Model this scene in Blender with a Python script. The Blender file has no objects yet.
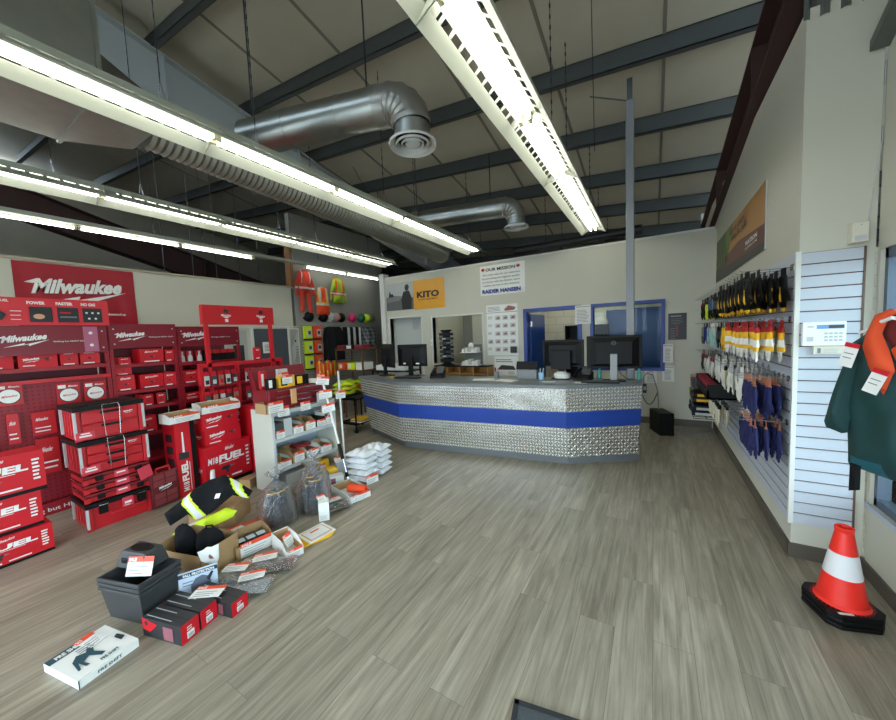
import bpy, math, random
from mathutils import Vector, Matrix
random.seed(7)
SC = bpy.context.scene
COL = SC.collection
PI = math.pi

# ------------------------------------------------------------------ camera
cam_data = bpy.data.cameras.new('camera')
cam = bpy.data.objects.new('camera', cam_data)
COL.objects.link(cam)
SC.camera = cam
FPX, YAW, PITCH, ROLL = 345.4, -.53776, .07236, -.04126
cam_data.sensor_fit = 'HORIZONTAL'
cam_data.sensor_width = 36.0
cam_data.lens = FPX / 896 * 36.0
cam_data.clip_start = .05
cam_data.clip_end = 200
def cam_matrix():
    f = Vector((math.sin(YAW), math.cos(YAW), 0)); r = Vector((math.cos(YAW), -math.sin(YAW), 0)); u = Vector((0, 0, 1))
    f, u = f * math.cos(PITCH) - u * math.sin(PITCH), u * math.cos(PITCH) + f * math.sin(PITCH)
    r, u = r * math.cos(ROLL) + u * math.sin(ROLL), u * math.cos(ROLL) - r * math.sin(ROLL)
    m = Matrix.Identity(4)
    for i in range(3):
        m[i][0] = r[i]; m[i][1] = u[i]; m[i][2] = -f[i]
    m[2][3] = 1.65
    return m
cam.matrix_world = cam_matrix()

# ------------------------------------------------------------------ world, exposure
SC.view_settings.view_transform = 'Standard'
SC.view_settings.look = 'None'
SC.view_settings.gamma = 1
SC.view_settings.use_curve_mapping = False
SC.view_settings.exposure = 0.04
w = bpy.data.worlds.new('daylight'); SC.world = w
w.use_nodes = True
wn = w.node_tree.nodes; wl = w.node_tree.links
bgn = wn['Background']
bgn.inputs['Color'].default_value = (.72, .87, 1.0, 1)
bgn.inputs['Strength'].default_value = 9.0
TUBE = 10.5

# ------------------------------------------------------------------ materials
def lin(c):
    return tuple(((v / 255) / 12.92 if v / 255 <= .04045 else ((v / 255 + .055) / 1.055) ** 2.4) for v in c)
MC = {}
def M(name, rgb=(200, 200, 200), rough=.55, metal=0., spec=.5, noise=0., nscale=20., bump=0., bscale=60., emit=0., alpha=1., clear=0.):
    if name in MC: return MC[name]
    m = bpy.data.materials.new(name); m.use_nodes = True
    nt = m.node_tree; b = nt.nodes['Principled BSDF']
    c = lin(rgb)
    b.inputs['Base Color'].default_value = (*c, 1)
    b.inputs['Roughness'].default_value = rough
    b.inputs['Metallic'].default_value = metal
    b.inputs['Specular IOR Level'].default_value = spec
    if clear: b.inputs['Coat Weight'].default_value = clear
    if emit:
        b.inputs['Emission Color'].default_value = (*c, 1); b.inputs['Emission Strength'].default_value = emit
    tc = nt.nodes.new('ShaderNodeTexCoord')
    if noise:
        n = nt.nodes.new('ShaderNodeTexNoise'); n.inputs['Scale'].default_value = nscale; n.inputs['Detail'].default_value = 4
        nt.links.new(tc.outputs['Object'], n.inputs['Vector'])
        mx = nt.nodes.new('ShaderNodeMix'); mx.data_type = 'RGBA'
        mx.inputs['A'].default_value = (*[v * (1 - noise) for v in c], 1); mx.inputs['B'].default_value = (*[min(1, v * (1 + noise)) for v in c], 1)
        nt.links.new(n.outputs['Fac'], mx.inputs['Factor']); nt.links.new(mx.outputs['Result'], b.inputs['Base Color'])
    if bump:
        n2 = nt.nodes.new('ShaderNodeTexNoise'); n2.inputs['Scale'].default_value = bscale; n2.inputs['Detail'].default_value = 3
        nt.links.new(tc.outputs['Object'], n2.inputs['Vector'])
        bp = nt.nodes.new('ShaderNodeBump'); bp.inputs['Strength'].default_value = bump; bp.inputs['Distance'].default_value = .01
        nt.links.new(n2.outputs['Fac'], bp.inputs['Height']); nt.links.new(bp.outputs['Normal'], b.inputs['Normal'])
    MC[name] = m
    return m
def glassy(name, tint=(235, 240, 245), mixf=.25, rough=.15, bump=0.):
    if name in MC: return MC[name]
    m = bpy.data.materials.new(name); m.use_nodes = True
    nt = m.node_tree; nt.nodes.remove(nt.nodes['Principled BSDF'])
    out = nt.nodes['Material Output']
    t = nt.nodes.new('ShaderNodeBsdfTransparent'); t.inputs['Color'].default_value = (*lin(tint), 1)
    g = nt.nodes.new('ShaderNodeBsdfGlossy'); g.inputs['Roughness'].default_value = rough; g.inputs['Color'].default_value = (1, 1, 1, 1)
    fr = nt.nodes.new('ShaderNodeLayerWeight'); fr.inputs['Blend'].default_value = mixf
    mx = nt.nodes.new('ShaderNodeMixShader')
    nt.links.new(fr.outputs['Facing' if bump else 'Fresnel'], mx.inputs['Fac']); nt.links.new(t.outputs[0], mx.inputs[1]); nt.links.new(g.outputs[0], mx.inputs[2])
    if bump:
        tc = nt.nodes.new('ShaderNodeTexCoord'); n2 = nt.nodes.new('ShaderNodeTexNoise'); n2.inputs['Scale'].default_value = 26; n2.inputs['Detail'].default_value = 3; n2.inputs['Distortion'].default_value = 1.5
        nt.links.new(tc.outputs['Object'], n2.inputs['Vector'])
        bp = nt.nodes.new('ShaderNodeBump'); bp.inputs['Strength'].default_value = bump; bp.inputs['Distance'].default_value = .03
        nt.links.new(n2.outputs['Fac'], bp.inputs['Height']); nt.links.new(bp.outputs['Normal'], g.inputs['Normal']); nt.links.new(bp.outputs['Normal'], fr.inputs['Normal'])
    nt.links.new(mx.outputs[0], out.inputs['Surface'])
    MC[name] = m
    return m

def floor_material():
    m = bpy.data.materials.new('plank_floor'); m.use_nodes = True; nt = m.node_tree; N = nt.nodes; L = nt.links
    b = N['Principled BSDF']
    tc = N.new('ShaderNodeTexCoord'); sep = N.new('ShaderNodeSeparateXYZ'); L.new(tc.outputs['Object'], sep.inputs[0])
    com = N.new('ShaderNodeCombineXYZ'); L.new(sep.outputs['Y'], com.inputs['X']); L.new(sep.outputs['X'], com.inputs['Y'])
    br = N.new('ShaderNodeTexBrick'); br.inputs['Scale'].default_value = 1.0; br.inputs['Brick Width'].default_value = 1.22; br.inputs['Row Height'].default_value = .18
    br.inputs['Mortar Size'].default_value = .0011; br.inputs['Mortar Smooth'].default_value = .3; br.offset = .37; br.inputs['Bias'].default_value = 0
    br.inputs['Color1'].default_value = (*lin((163, 153, 137)), 1); br.inputs['Color2'].default_value = (*lin((147, 138, 122)), 1); br.inputs['Mortar'].default_value = (*lin((112, 104, 92)), 1)
    L.new(com.outputs[0], br.inputs['Vector'])
    mp = N.new('ShaderNodeMapping'); mp.inputs['Scale'].default_value = (34, 1.4, 1); L.new(tc.outputs['Object'], mp.inputs['Vector'])
    # shift the grain a little from plank to plank
    add = N.new('ShaderNodeVectorMath'); add.operation = 'ADD'; L.new(mp.outputs[0], add.inputs[0]); 
    sc = N.new('ShaderNodeVectorMath'); sc.operation = 'SCALE'; sc.inputs['Scale'].default_value = 40; L.new(br.outputs['Color'], sc.inputs[0]); L.new(sc.outputs[0], add.inputs[1])
    n1 = N.new('ShaderNodeTexNoise'); n1.inputs['Scale'].default_value = 1.0; n1.inputs['Detail'].default_value = 8; n1.inputs['Roughness'].default_value = .68; n1.inputs['Distortion'].default_value = .7
    L.new(add.outputs[0], n1.inputs['Vector'])
    cr = N.new('ShaderNodeValToRGB'); cr.color_ramp.elements[0].position = .34; cr.color_ramp.elements[0].color = (.60, .59, .575, 1); cr.color_ramp.elements[1].position = .68; cr.color_ramp.elements[1].color = (1.22, 1.22, 1.21, 1)
    L.new(n1.outputs['Fac'], cr.inputs['Fac'])
    mx = N.new('ShaderNodeMix'); mx.data_type = 'RGBA'; mx.blend_type = 'MULTIPLY'; mx.inputs['Factor'].default_value = 1
    L.new(br.outputs['Color'], mx.inputs['A']); L.new(cr.outputs['Color'], mx.inputs['B'])
    # broader weathered patches, stretched along the plank
    mp2 = N.new('ShaderNodeMapping'); mp2.inputs['Scale'].default_value = (9, 1.5, 1); L.new(tc.outputs['Object'], mp2.inputs['Vector'])
    ad2 = N.new('ShaderNodeVectorMath'); ad2.operation = 'ADD'; L.new(mp2.outputs[0], ad2.inputs[0]); L.new(sc.outputs[0], ad2.inputs[1])
    n3 = N.new('ShaderNodeTexNoise'); n3.inputs['Scale'].default_value = 1.0; n3.inputs['Detail'].default_value = 5; n3.inputs['Roughness'].default_value = .6; n3.inputs['Distortion'].default_value = 1.2; L.new(ad2.outputs[0], n3.inputs['Vector'])
    cr3 = N.new('ShaderNodeValToRGB'); cr3.color_ramp.elements[0].position = .32; cr3.color_ramp.elements[0].color = (.80, .80, .79, 1); cr3.color_ramp.elements[1].position = .62; cr3.color_ramp.elements[1].color = (1.06, 1.06, 1.06, 1); L.new(n3.outputs['Fac'], cr3.inputs['Fac'])
    mx3 = N.new('ShaderNodeMix'); mx3.data_type = 'RGBA'; mx3.blend_type = 'MULTIPLY'; mx3.inputs['Factor'].default_value = 1
    L.new(mx.outputs['Result'], mx3.inputs['A']); L.new(cr3.outputs['Color'], mx3.inputs['B']); L.new(mx3.outputs['Result'], b.inputs['Base Color'])
    b.inputs['Roughness'].default_value = .36
    rr = N.new('ShaderNodeMapRange'); rr.inputs['To Min'].default_value = .3; rr.inputs['To Max'].default_value = .5; L.new(n1.outputs['Fac'], rr.inputs['Value']); L.new(rr.outputs[0], b.inputs['Roughness'])
    bp = N.new('ShaderNodeBump'); bp.inputs['Strength'].default_value = .25; bp.inputs['Distance'].default_value = .004; L.new(n1.outputs['Fac'], bp.inputs['Height']); L.new(bp.outputs['Normal'], b.inputs['Normal'])
    return m
def plate_material():
    m = M('tread_plate', (205, 204, 198), .26, metal=.85); nt = m.node_tree; N = nt.nodes; b = N['Principled BSDF']
    tc = N.new('ShaderNodeTexCoord'); n1 = N.new('ShaderNodeTexNoise'); n1.inputs['Scale'].default_value = 4.5; n1.inputs['Detail'].default_value = 1
    bp = N.new('ShaderNodeBump'); bp.inputs['Strength'].default_value = .35; bp.inputs['Distance'].default_value = .03
    nt.links.new(tc.outputs['Object'], n1.inputs['Vector']); nt.links.new(n1.outputs['Fac'], bp.inputs['Height']); nt.links.new(bp.outputs['Normal'], b.inputs['Normal'])
    return m
def pegboard_material(name, rgb):
    m = M(name, rgb, .45); nt = m.node_tree; N = nt.nodes; L = nt.links; b = N['Principled BSDF']
    tc = N.new('ShaderNodeTexCoord'); sep = N.new('ShaderNodeSeparateXYZ'); L.new(tc.outputs['Object'], sep.inputs[0])
    def mth(op, a, c=None):
        n = N.new('ShaderNodeMath'); n.operation = op
        for i, v in enumerate((a, c)):
            if v is None: continue
            if isinstance(v, (int, float)): n.inputs[i].default_value = v
            else: L.new(v, n.inputs[i])
        return n.outputs[0]
    s = mth('ADD', sep.outputs['X'], sep.outputs['Y'])
    a = mth('SUBTRACT', mth('FRACT', mth('MULTIPLY', s, 25)), .5); c = mth('SUBTRACT', mth('FRACT', mth('MULTIPLY', sep.outputs['Z'], 25)), .5)
    d = mth('ADD', mth('MULTIPLY', a, a), mth('MULTIPLY', c, c))
    hole = mth('LESS_THAN', d, .05)
    mx = N.new('ShaderNodeMix'); mx.data_type = 'RGBA'; mx.inputs['A'].default_value = (*lin(rgb), 1); mx.inputs['B'].default_value = (*[v * .5 for v in lin(rgb)], 1)
    L.new(hole, mx.inputs['Factor']); L.new(mx.outputs['Result'], b.inputs['Base Color'])
    return m
def ceiling_material():
    m = M('roof_insulation', (200, 193, 176), .75, noise=.1, nscale=2.2, bump=.35, bscale=7)
    return m

# ------------------------------------------------------------------ geometry builder
class G:
    def __init__(s): s.v = []; s.f = []; s.m = []; s.uv = {}; s.mats = []
    def mi(s, m):
        if m not in s.mats: s.mats.append(m)
        return s.mats.index(m)
    def add(s, vs, fs, m, T=None):
        o = len(s.v)
        s.v += [tuple(T @ Vector(p)) for p in vs] if T is not None else [tuple(p) for p in vs]
        k = s.mi(m)
        for f in fs: s.f.append(tuple(i + o for i in f)); s.m.append(k)
        return s
    def box(s, x0, x1, y0, y1, z0, z1, m, T=None):
        vs = [(x0, y0, z0), (x1, y0, z0), (x1, y1, z0), (x0, y1, z0), (x0, y0, z1), (x1, y0, z1), (x1, y1, z1), (x0, y1, z1)]
        return s.add(vs, [(3, 2, 1, 0), (4, 5, 6, 7), (0, 1, 5, 4), (1, 2, 6, 5), (2, 3, 7, 6), (3, 0, 4, 7)], m, T)
    def hexa(s, pts, m): # bottom 4 then top 4
        return s.add(pts, [(3, 2, 1, 0), (4, 5, 6, 7), (0, 1, 5, 4), (1, 2, 6, 5), (2, 3, 7, 6), (3, 0, 4, 7)], m)
    def bar(s, p0, p1, wx, wz, m, up=(0, 0, 1)):
        p0, p1 = Vector(p0), Vector(p1); d = (p1 - p0).normalized(); u = Vector(up)
        if abs(d.dot(u)) > .95: u = Vector((1, 0, 0))
        a = d.cross(u).normalized() * wx / 2; b = a.cross(d).normalized() * wz / 2
        vs = [p0 - a - b, p0 + a - b, p0 + a + b, p0 - a + b, p1 - a - b, p1 + a - b, p1 + a + b, p1 - a + b]
        return s.add(vs, [(3, 2, 1, 0), (4, 5, 6, 7), (0, 1, 5, 4), (1, 2, 6, 5), (2, 3, 7, 6), (3, 0, 4, 7)], m)
    def tube(s, pts, r, m, n=8, caps=True):
        pts = [Vector(p) for p in pts]; rs = r if isinstance(r, (list, tuple)) else [r] * len(pts)
        prev = None; vs = []; fs = []
        for i, p in enumerate(pts):
            d = (pts[min(i + 1, len(pts) - 1)] - pts[max(i - 1, 0)]).normalized()
            if prev is None: a = d.orthogonal().normalized()
            else: a = (prev - d * prev.dot(d)).normalized()
            prev = a; b = d.cross(a)
            for k in range(n):
                t = 2 * PI * k / n; vs.append(p + (a * math.cos(t) + b * math.sin(t)) * rs[i])
        for i in range(len(pts) - 1):
            for k in range(n): fs.append((i * n + k, i * n + (k + 1) % n, (i + 1) * n + (k + 1) % n, (i + 1) * n + k))
        if caps: fs.append(tuple(range(n))[::-1]); fs.append(tuple((len(pts) - 1) * n + k for k in range(n)))
        return s.add(vs, fs, m)
    def lathe(s, prof, m, c=(0, 0, 0), n=20, T=None):
        vs = []; fs = []
        for r, z in prof:
            for k in range(n): t = 2 * PI * k / n; vs.append((c[0] + r * math.cos(t), c[1] + r * math.sin(t), c[2] + z))
        for i in range(len(prof) - 1):
            for k in range(n): fs.append((i * n + k, i * n + (k + 1) % n, (i + 1) * n + (k + 1) % n, (i + 1) * n + k))
        return s.add(vs, fs, m, T)
    def prism(s, pts, o, u, v, d, m): # polygon in u,v extruded d along n
        o, u, v = Vector(o), Vector(u), Vector(v); n = u.cross(v).normalized(); k = len(pts)
        vs = [o + u * a + v * b for a, b in pts] + [o + u * a + v * b + n * d for a, b in pts]
        fs = [tuple(range(k))[::-1], tuple(range(k, 2 * k))] + [(i, (i + 1) % k, k + (i + 1) % k, k + i) for i in range(k)]
        return s.add(vs, fs, m)
    def done(s, name, parent=None, bevel=0, smooth=None, loc=None, rz=0, subd=0):
        me = bpy.data.meshes.new(name); me.from_pydata([tuple(p) for p in s.v], [], s.f)
        for m in s.mats: me.materials.append(m)
        for p, k in zip(me.polygons, s.m): p.material_index = k
        if smooth:
            me.polygons.foreach_set('use_smooth', [True] * len(me.polygons)); me.set_sharp_from_angle(angle=math.radians(smooth))
        me.update()
        o = bpy.data.objects.new(name, me); COL.objects.link(o)
        if parent is not None: o.parent = parent
        if loc is not None: o.location = loc
        if rz: o.rotation_euler = (0, 0, rz)
        if bevel:
            b = o.modifiers.new('bevel', 'BEVEL'); b.width = bevel; b.segments = 2; b.limit_method = 'ANGLE'; b.angle_limit = math.radians(40)
        if subd:
            b = o.modifiers.new('sub', 'SUBSURF'); b.levels = subd; b.render_levels = subd
        return o

# ------------------------------------------------------------------ lettering as flat mesh
TC = {}
def glyphs(txt, off=0.):
    k = (txt, off)
    if k in TC: return TC[k]
    cu = bpy.data.curves.new('t', 'FONT'); cu.body = txt; cu.size = 1; cu.resolution_u = 2; cu.offset = off; cu.fill_mode = 'FRONT'
    ob = bpy.data.objects.new('t', cu); COL.objects.link(ob)
    dg = bpy.context.evaluated_depsgraph_get(); dg.update()
    me = ob.evaluated_get(dg).to_mesh()
    vs = [(v.co.x, v.co.y) for v in me.vertices]; fs = [tuple(p.vertices) for p in me.polygons]
    ob.evaluated_get(dg).to_mesh_clear()
    bpy.data.objects.remove(ob); bpy.data.curves.remove(cu)
    x0 = min(a for a, b in vs); x1 = max(a for a, b in vs); y0 = min(b for a, b in vs); y1 = max(b for a, b in vs)
    TC[k] = ([(a - x0, b) for a, b in vs], fs, x1 - x0, y1 - max(0, y0) if y0 > -.05 else .72)
    return TC[k]
class Pan:
    """flat print on a face: frame origin o (lower left), u to the right, v up"""
    def __init__(s, g, o, u, v, gap=.0012):
        s.g = g; s.o = Vector(o); s.u = Vector(u).normalized(); s.v = Vector(v).normalized(); s.n = s.u.cross(s.v).normalized(); s.k = 1; s.gap = gap
    def P(s, x, y): return s.o + s.u * x + s.v * y + s.n * s.gap * s.k
    def rect(s, x0, y0, x1, y1, m, up=True):
        s.g.add([s.P(x0, y0), s.P(x1, y0), s.P(x1, y1), s.P(x0, y1)], [(0, 1, 2, 3)], m)
        if up: s.k += 1
    def poly(s, pts, m, up=True):
        s.g.add([s.P(*p) for p in pts], [tuple(range(len(pts)))], m)
        if up: s.k += 1
    def disc(s, x, y, r, m, ry=None, n=16):
        s.poly([(x + r * math.cos(2 * PI * i / n), y + (ry or r) * math.sin(2 * PI * i / n)) for i in range(n)], m)
    def text(s, t, x, y, h, m, w=None, shear=0., rise=0., bold=.015, center=False):
        vs, fs, W, H = glyphs(t, bold); sy = h / .72; sx = sy if w is None else w / W
        if center: x -= W * sx / 2
        s.g.add([s.P(x + a * sx + b * sy * shear, y + b * sy + a * sx * rise) for a, b in vs], fs, m)
        s.k += 1
    def logo(s, x, y, W, m, rise=.13):
        """slanted heavy script word over a lightning stroke"""
        h = W * .20
        s.text('Milwaukee', x, y + W * .10, h, m, w=W * .95, shear=.28, rise=rise, bold=.045)
        s.poly([(x - W * .06, y + W * .24), (x + W * .06, y + W * .30), (x + W * .10, y + W * .27), (x + W * .02, y + W * .23)], m)
        s.poly([(x + W * .02, y - W * .06), (x + W * .48, y + W * .075), (x + W * .46, y + W * .02), (x + W * 1.02, y + W * .17), (x + W * .55, y - W * .03), (x + W * .56, y + W * .025)], m)
    def lines(s, x0, y0, x1, y1, n, m, frac=.35, rag=.25):
        dy = (y1 - y0) / n
        for i in range(n):
            yy = y0 + i * dy; s.rect(x0, yy, x1 - (x1 - x0) * random.random() * rag, yy + dy * frac, m, False)
        s.k += 1

ORD = ['first', 'second', 'third', 'fourth', 'fifth', 'sixth', 'seventh', 'eighth', 'ninth', 'tenth', 'eleventh', 'twelfth', 'thirteenth', 'fourteenth', 'fifteenth', 'sixteenth', 'seventeenth', 'eighteenth', 'nineteenth', 'twentieth', 'twenty-first', 'twenty-second', 'twenty-third', 'twenty-fourth']
# ------------------------------------------------------------------ tagging
def tag(o, label=None, cat=None, group=None, kind=None):
    if label: o['label'] = label
    if cat: o['category'] = cat
    if group: o['group'] = group
    if kind: o['kind'] = kind
    return o
def empty(name, loc=(0, 0, 0), rz=0, label=None, cat=None, group=None):
    o = bpy.data.objects.new(name, None); COL.objects.link(o); o.location = loc; o.rotation_euler = (0, 0, rz); o.empty_display_size = .05
    return tag(o, label, cat, group)
def struct(g, name, **k):
    return tag(g.done(name, **k), kind='structure')
def copy_tree(o, parent=None):
    c = o.copy(); COL.objects.link(c)
    if parent is not None: c.parent = parent
    for ch in list(o.children): copy_tree(ch, c)
    return c
def inside(p, poly):
    x, y = p; r = False; n = len(poly)
    for i in range(n):
        x0, y0 = poly[i]; x1, y1 = poly[(i + 1) % n]
        if (y0 > y) != (y1 > y) and x < (x1 - x0) * (y - y0) / (y1 - y0) + x0: r = not r
    return r
def near_edge(p, poly):
    best = None; n = len(poly); P = Vector(p)
    for i in range(n):
        a, b = Vector(poly[i]), Vector(poly[(i + 1) % n]); d = b - a; t = max(0, min(1, (P - a).dot(d) / max(d.length_squared, 1e-9))); q = a + d * t
        L = (P - q).length
        if best is None or L < best[0]: best = (L, q)
    return best
def pillow(g, poly, res, thick, colf, o=(0, 0, 0), u=(1, 0, 0), v=(0, 0, 1), fold=.0, fs=20., seed=0, flat=False):
    """soft cloth-like body filled from an outline; colf(x, y, front) gives the material"""
    o, u, v = Vector(o), Vector(u), Vector(v); n = u.cross(v).normalized()
    xs = [p[0] for p in poly]; ys = [p[1] for p in poly]; x0, x1, y0, y1 = min(xs), max(xs), min(ys), max(ys)
    nx = max(1, round((x1 - x0) / res)); ny = max(1, round((y1 - y0) / res)); rx = (x1 - x0) / nx; ry = (y1 - y0) / ny
    cells = [(i, j) for i in range(nx) for j in range(ny) if inside((x0 + (i + .5) * rx, y0 + (j + .5) * ry), poly)]
    cs = set(cells); vid = {}; pos = []
    for i, j in cells:
        for a, b in ((i, j), (i + 1, j), (i + 1, j + 1), (i, j + 1)):
            if (a, b) in vid: continue
            p = (x0 + a * rx, y0 + b * ry)
            full = all((a + k, b + l) in cs for k in (-1, 0) for l in (-1, 0))
            L, q = near_edge(p, poly)
            if not full: p = (q[0], q[1]); L = 0
            vid[(a, b)] = len(pos); pos.append((p, L, full))
    vs = []; N = len(pos)
    for sgn in (1, -1):
        for (p, L, full) in pos:
            h = thick * (1 - math.exp(-L / (thick * .8))) if L > 0 else 0
            wv = fold * (math.sin(p[0] * fs + 2.1 * math.sin(p[1] * fs * .4 + seed)) + .6 * math.sin(p[1] * fs * .5 + p[0] * fs * 1.7 + seed)) * (0.4 + min(1, L / thick))
            hh = h * sgn if not (flat and sgn < 0) else 0
            vs.append(o + u * p[0] + v * p[1] + n * (hh + wv))
    k0 = len(g.v); g.v += [tuple(p) for p in vs]
    for i, j in cells:
        q = [vid[(i, j)], vid[(i + 1, j)], vid[(i + 1, j + 1)], vid[(i, j + 1)]]; cx, cy = x0 + (i + .5) * rx, y0 + (j + .5) * ry
        g.f.append(tuple(k0 + a for a in q)); g.m.append(g.mi(colf(cx, cy, True)))
        g.f.append(tuple(k0 + N + a for a in q[::-1])); g.m.append(g.mi(colf(cx, cy, False)))
        for (a, b), nb in (((0, 1), (i, j - 1)), ((1, 2), (i + 1, j)), ((2, 3), (i, j + 1)), ((3, 0), (i - 1, j))):
            if nb not in cs: g.f.append((k0 + N + q[a], k0 + N + q[b], k0 + q[b], k0 + q[a])); g.m.append(g.mi(colf(cx, cy, True)))
    return g

# ------------------------------------------------------------------ palette
RED = M('red_carton', (200, 22, 36), .42, spec=.4)
RED2 = M('bright_red_plastic', (190, 26, 36), .38)
RACK = M('red_rack_paint', (150, 18, 34), .4)
DRED = M('dark_red_header', (112, 14, 28), .4)
WHITE = M('white_print', (232, 232, 228), .5)
PAPER = M('paper', (228, 228, 224), .7)
BLACK = M('black_plastic', (9, 9, 11), .5, spec=.25)
DGREY = M('dark_grey_plastic', (62, 64, 66), .45)
MGREY = M('mid_grey', (120, 122, 122), .5)
LGREY = M('light_grey', (186, 188, 188), .5)
ORG = M('sale_orange', (236, 78, 44), .5)
CARD = M('brown_cardboard', (176, 142, 100), .8, noise=.08, nscale=8)
STEEL = M('chrome_steel', (200, 202, 205), .22, metal=1)
GALV = M('galvanised_steel', (168, 173, 171), .33, metal=1, noise=.15, nscale=9)
WALLM = M('wall_paint', (198, 196, 181), .75, noise=.02, nscale=3)
LIME = M('hi_vis_lime', (205, 232, 30), .6)
HORG = M('hi_vis_orange', (238, 74, 30), .6)
REFL = M('reflective_tape', (206, 208, 212), .35)
CLOTHK = M('black_cloth', (20, 21, 24), .9, spec=.2, bump=.3, bscale=90)
NAVY = M('navy_knit', (27, 32, 84), .85)
YEL = M('yellow', (236, 184, 36), .6)
BLUEP = M('royal_blue_paint', (22, 58, 142), .4)
BLUED = M('blue_door', (26, 66, 140), .3)
INK = M('dark_ink', (40, 42, 46), .6)
INKG = M('grey_ink', (120, 122, 126), .6)
BEIGE = M('beige_metal', (196, 197, 184), .4)
BROWNB = M('baseboard_vinyl', (88, 82, 72), .6)
for _n, _c, _r in (('pink_label', (206, 60, 78), .5), ('hv_yellow', (222, 220, 60), .7), ('photo_pink', (150, 90, 100), .5), ('wine_knit', (122, 28, 40), .8), ('skin_tone_disc', (214, 160, 130), .5), ('card_red', (170, 30, 36), .6), ('tan_card', (176, 112, 84), .7)):
    M(_n, _c, _r)
# ------------------------------------------------------------------ the room
XR, YB, XL = .83, 6.75, -7.2
FLOORM = floor_material()
g = G(); g.box(-7.4, 4.5, -3.4, 12, -.1, 0, FLOORM); struct(g, 'floor')
def RZ(x, y): return 4.60 + .085 * (-.24 - x) - .17 * (y - 4.75)
CEIL = ceiling_material()
g = G()
def roofpt(x, y, d): return (x, y, RZ(x, y) + d)
x0, x1, y0, y1 = -14, 4.6, -3.6, 12.2
g.hexa([roofpt(x0, y0, .25), roofpt(x1, y0, .25), roofpt(x1, y1, .25), roofpt(x0, y1, .25), roofpt(x0, y0, .4), roofpt(x1, y0, .4), roofpt(x1, y1, .4), roofpt(x0, y1, .4)], CEIL)
struct(g, 'ceiling')
SEAM = M('insulation_seam', (136, 132, 120), .7)
for i, x in enumerate([-9.5, -8.3, -7.1, -5.9, -4.7, -3.5, -2.3, -1.1, .1]):
    g = G(); g.bar(roofpt(x, -3, .245), roofpt(x, 11.8, .245), .035, .014, SEAM); struct(g, 'trim_%d' % (i + 1))
PURL = M('purlin_paint', (80, 86, 88), .45, noise=.1, nscale=6)
for i, y in enumerate([-1.42, -.2, 1.02, 2.24, 3.46, 4.72, 5.94, 7.16, 8.38, 9.6, 10.8]):
    g = G(); xa, xb = -13, 4
    a, b = roofpt(xa, y, 0), roofpt(xb, y, 0)
    for (ya, yb, za, zb) in ((-.006, .006, 0, .25), (-.07, .006, 0, .012), (-.006, .07, .238, .25), (-.07, -.058, 0, .03)):
        g.hexa([(a[0], y + ya, a[2] + za), (b[0], y + ya, b[2] + za), (b[0], y + yb, b[2] + za), (a[0], y + yb, a[2] + za), (a[0], y + ya, a[2] + zb), (b[0], y + ya, b[2] + zb), (b[0], y + yb, b[2] + zb), (a[0], y + yb, a[2] + zb)], PURL)
    tag(g.done('roof_purlin'), 'grey steel purlin crossing the roof, %s' % ['nearest the shop front', 'second from the shop front', 'third from the shop front', 'over the toolbox racks', 'passing over the near duct outlet', 'at the head of the steel post', 'first beyond the steel post', 'above the back wall', 'first beyond the back wall', 'second beyond the back wall', 'farthest and darkest'][i], 'beam', 'roof purlins', 'structure')
def girder(name, x, dz, depth, fw, m, label, y0=-3, y1=11.5, slope=-.188, zref=4.98, yref=4.87):
    g = G()
    def z(y): return zref + slope * (y - yref) + dz
    for (xa, xb, za, zb) in ((-.008, .008, -depth, 0), (-fw / 2, fw / 2, -.02, 0), (-fw / 2, fw / 2, -depth, -depth + .02)):
        g.hexa([(x + xa, y0, z(y0) + za), (x + xb, y0, z(y0) + za), (x + xb, y1, z(y1) + za), (x + xa, y1, z(y1) + za), (x + xa, y0, z(y0) + zb), (x + xb, y0, z(y0) + zb), (x + xb, y1, z(y1) + zb), (x + xa, y1, z(y1) + zb)], m)
    for k in range(6):
        y = y0 + 1.3 + k * 2.0
        g.hexa([(x - fw / 2, y, z(y) - depth), (x + fw / 2, y, z(y) - depth), (x + fw / 2, y + .01, z(y) - depth), (x - fw / 2, y + .01, z(y) - depth), (x - fw / 2, y, z(y)), (x + fw / 2, y, z(y)), (x + fw / 2, y + .01, z(y)), (x - fw / 2, y + .01, z(y))], m)
    return tag(g.done(name), label, 'beam', None, 'structure')
girder('roof_girder', -5.6, 0, .7, .2, M('girder_grey', (168, 174, 174), .5), 'deep grey steel girder sloping down behind the duct')
girder('roof_girder', -10.4, 0, .6, .3, M('girder_maroon', (66, 42, 40), .6), 'dark maroon steel girder beyond the left wall', y0=-.5, y1=9, slope=-.28, zref=4.85, yref=1.5)
girder('roof_girder', .88, -.42, .5, .24, MC['girder_maroon'], 'maroon steel rafter along the top of the glove wall', slope=-.17, zref=4.46)
g = G(); g.box(.85, .95, 4.5, 4.6, 3.55, 4.0, MC['girder_maroon'], None); tag(g.done('roof_strut'), 'short maroon upright between glove wall and rafter', 'beam', None, 'structure')
g = G(); g.bar((-4.95, 3.45, 4.98), (-5.5, 3.4, 4.55), .05, .012, LGREY); tag(g.done('fly_brace'), 'short pale angle brace tying the girder to a purlin', 'brace', None, 'structure')

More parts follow.
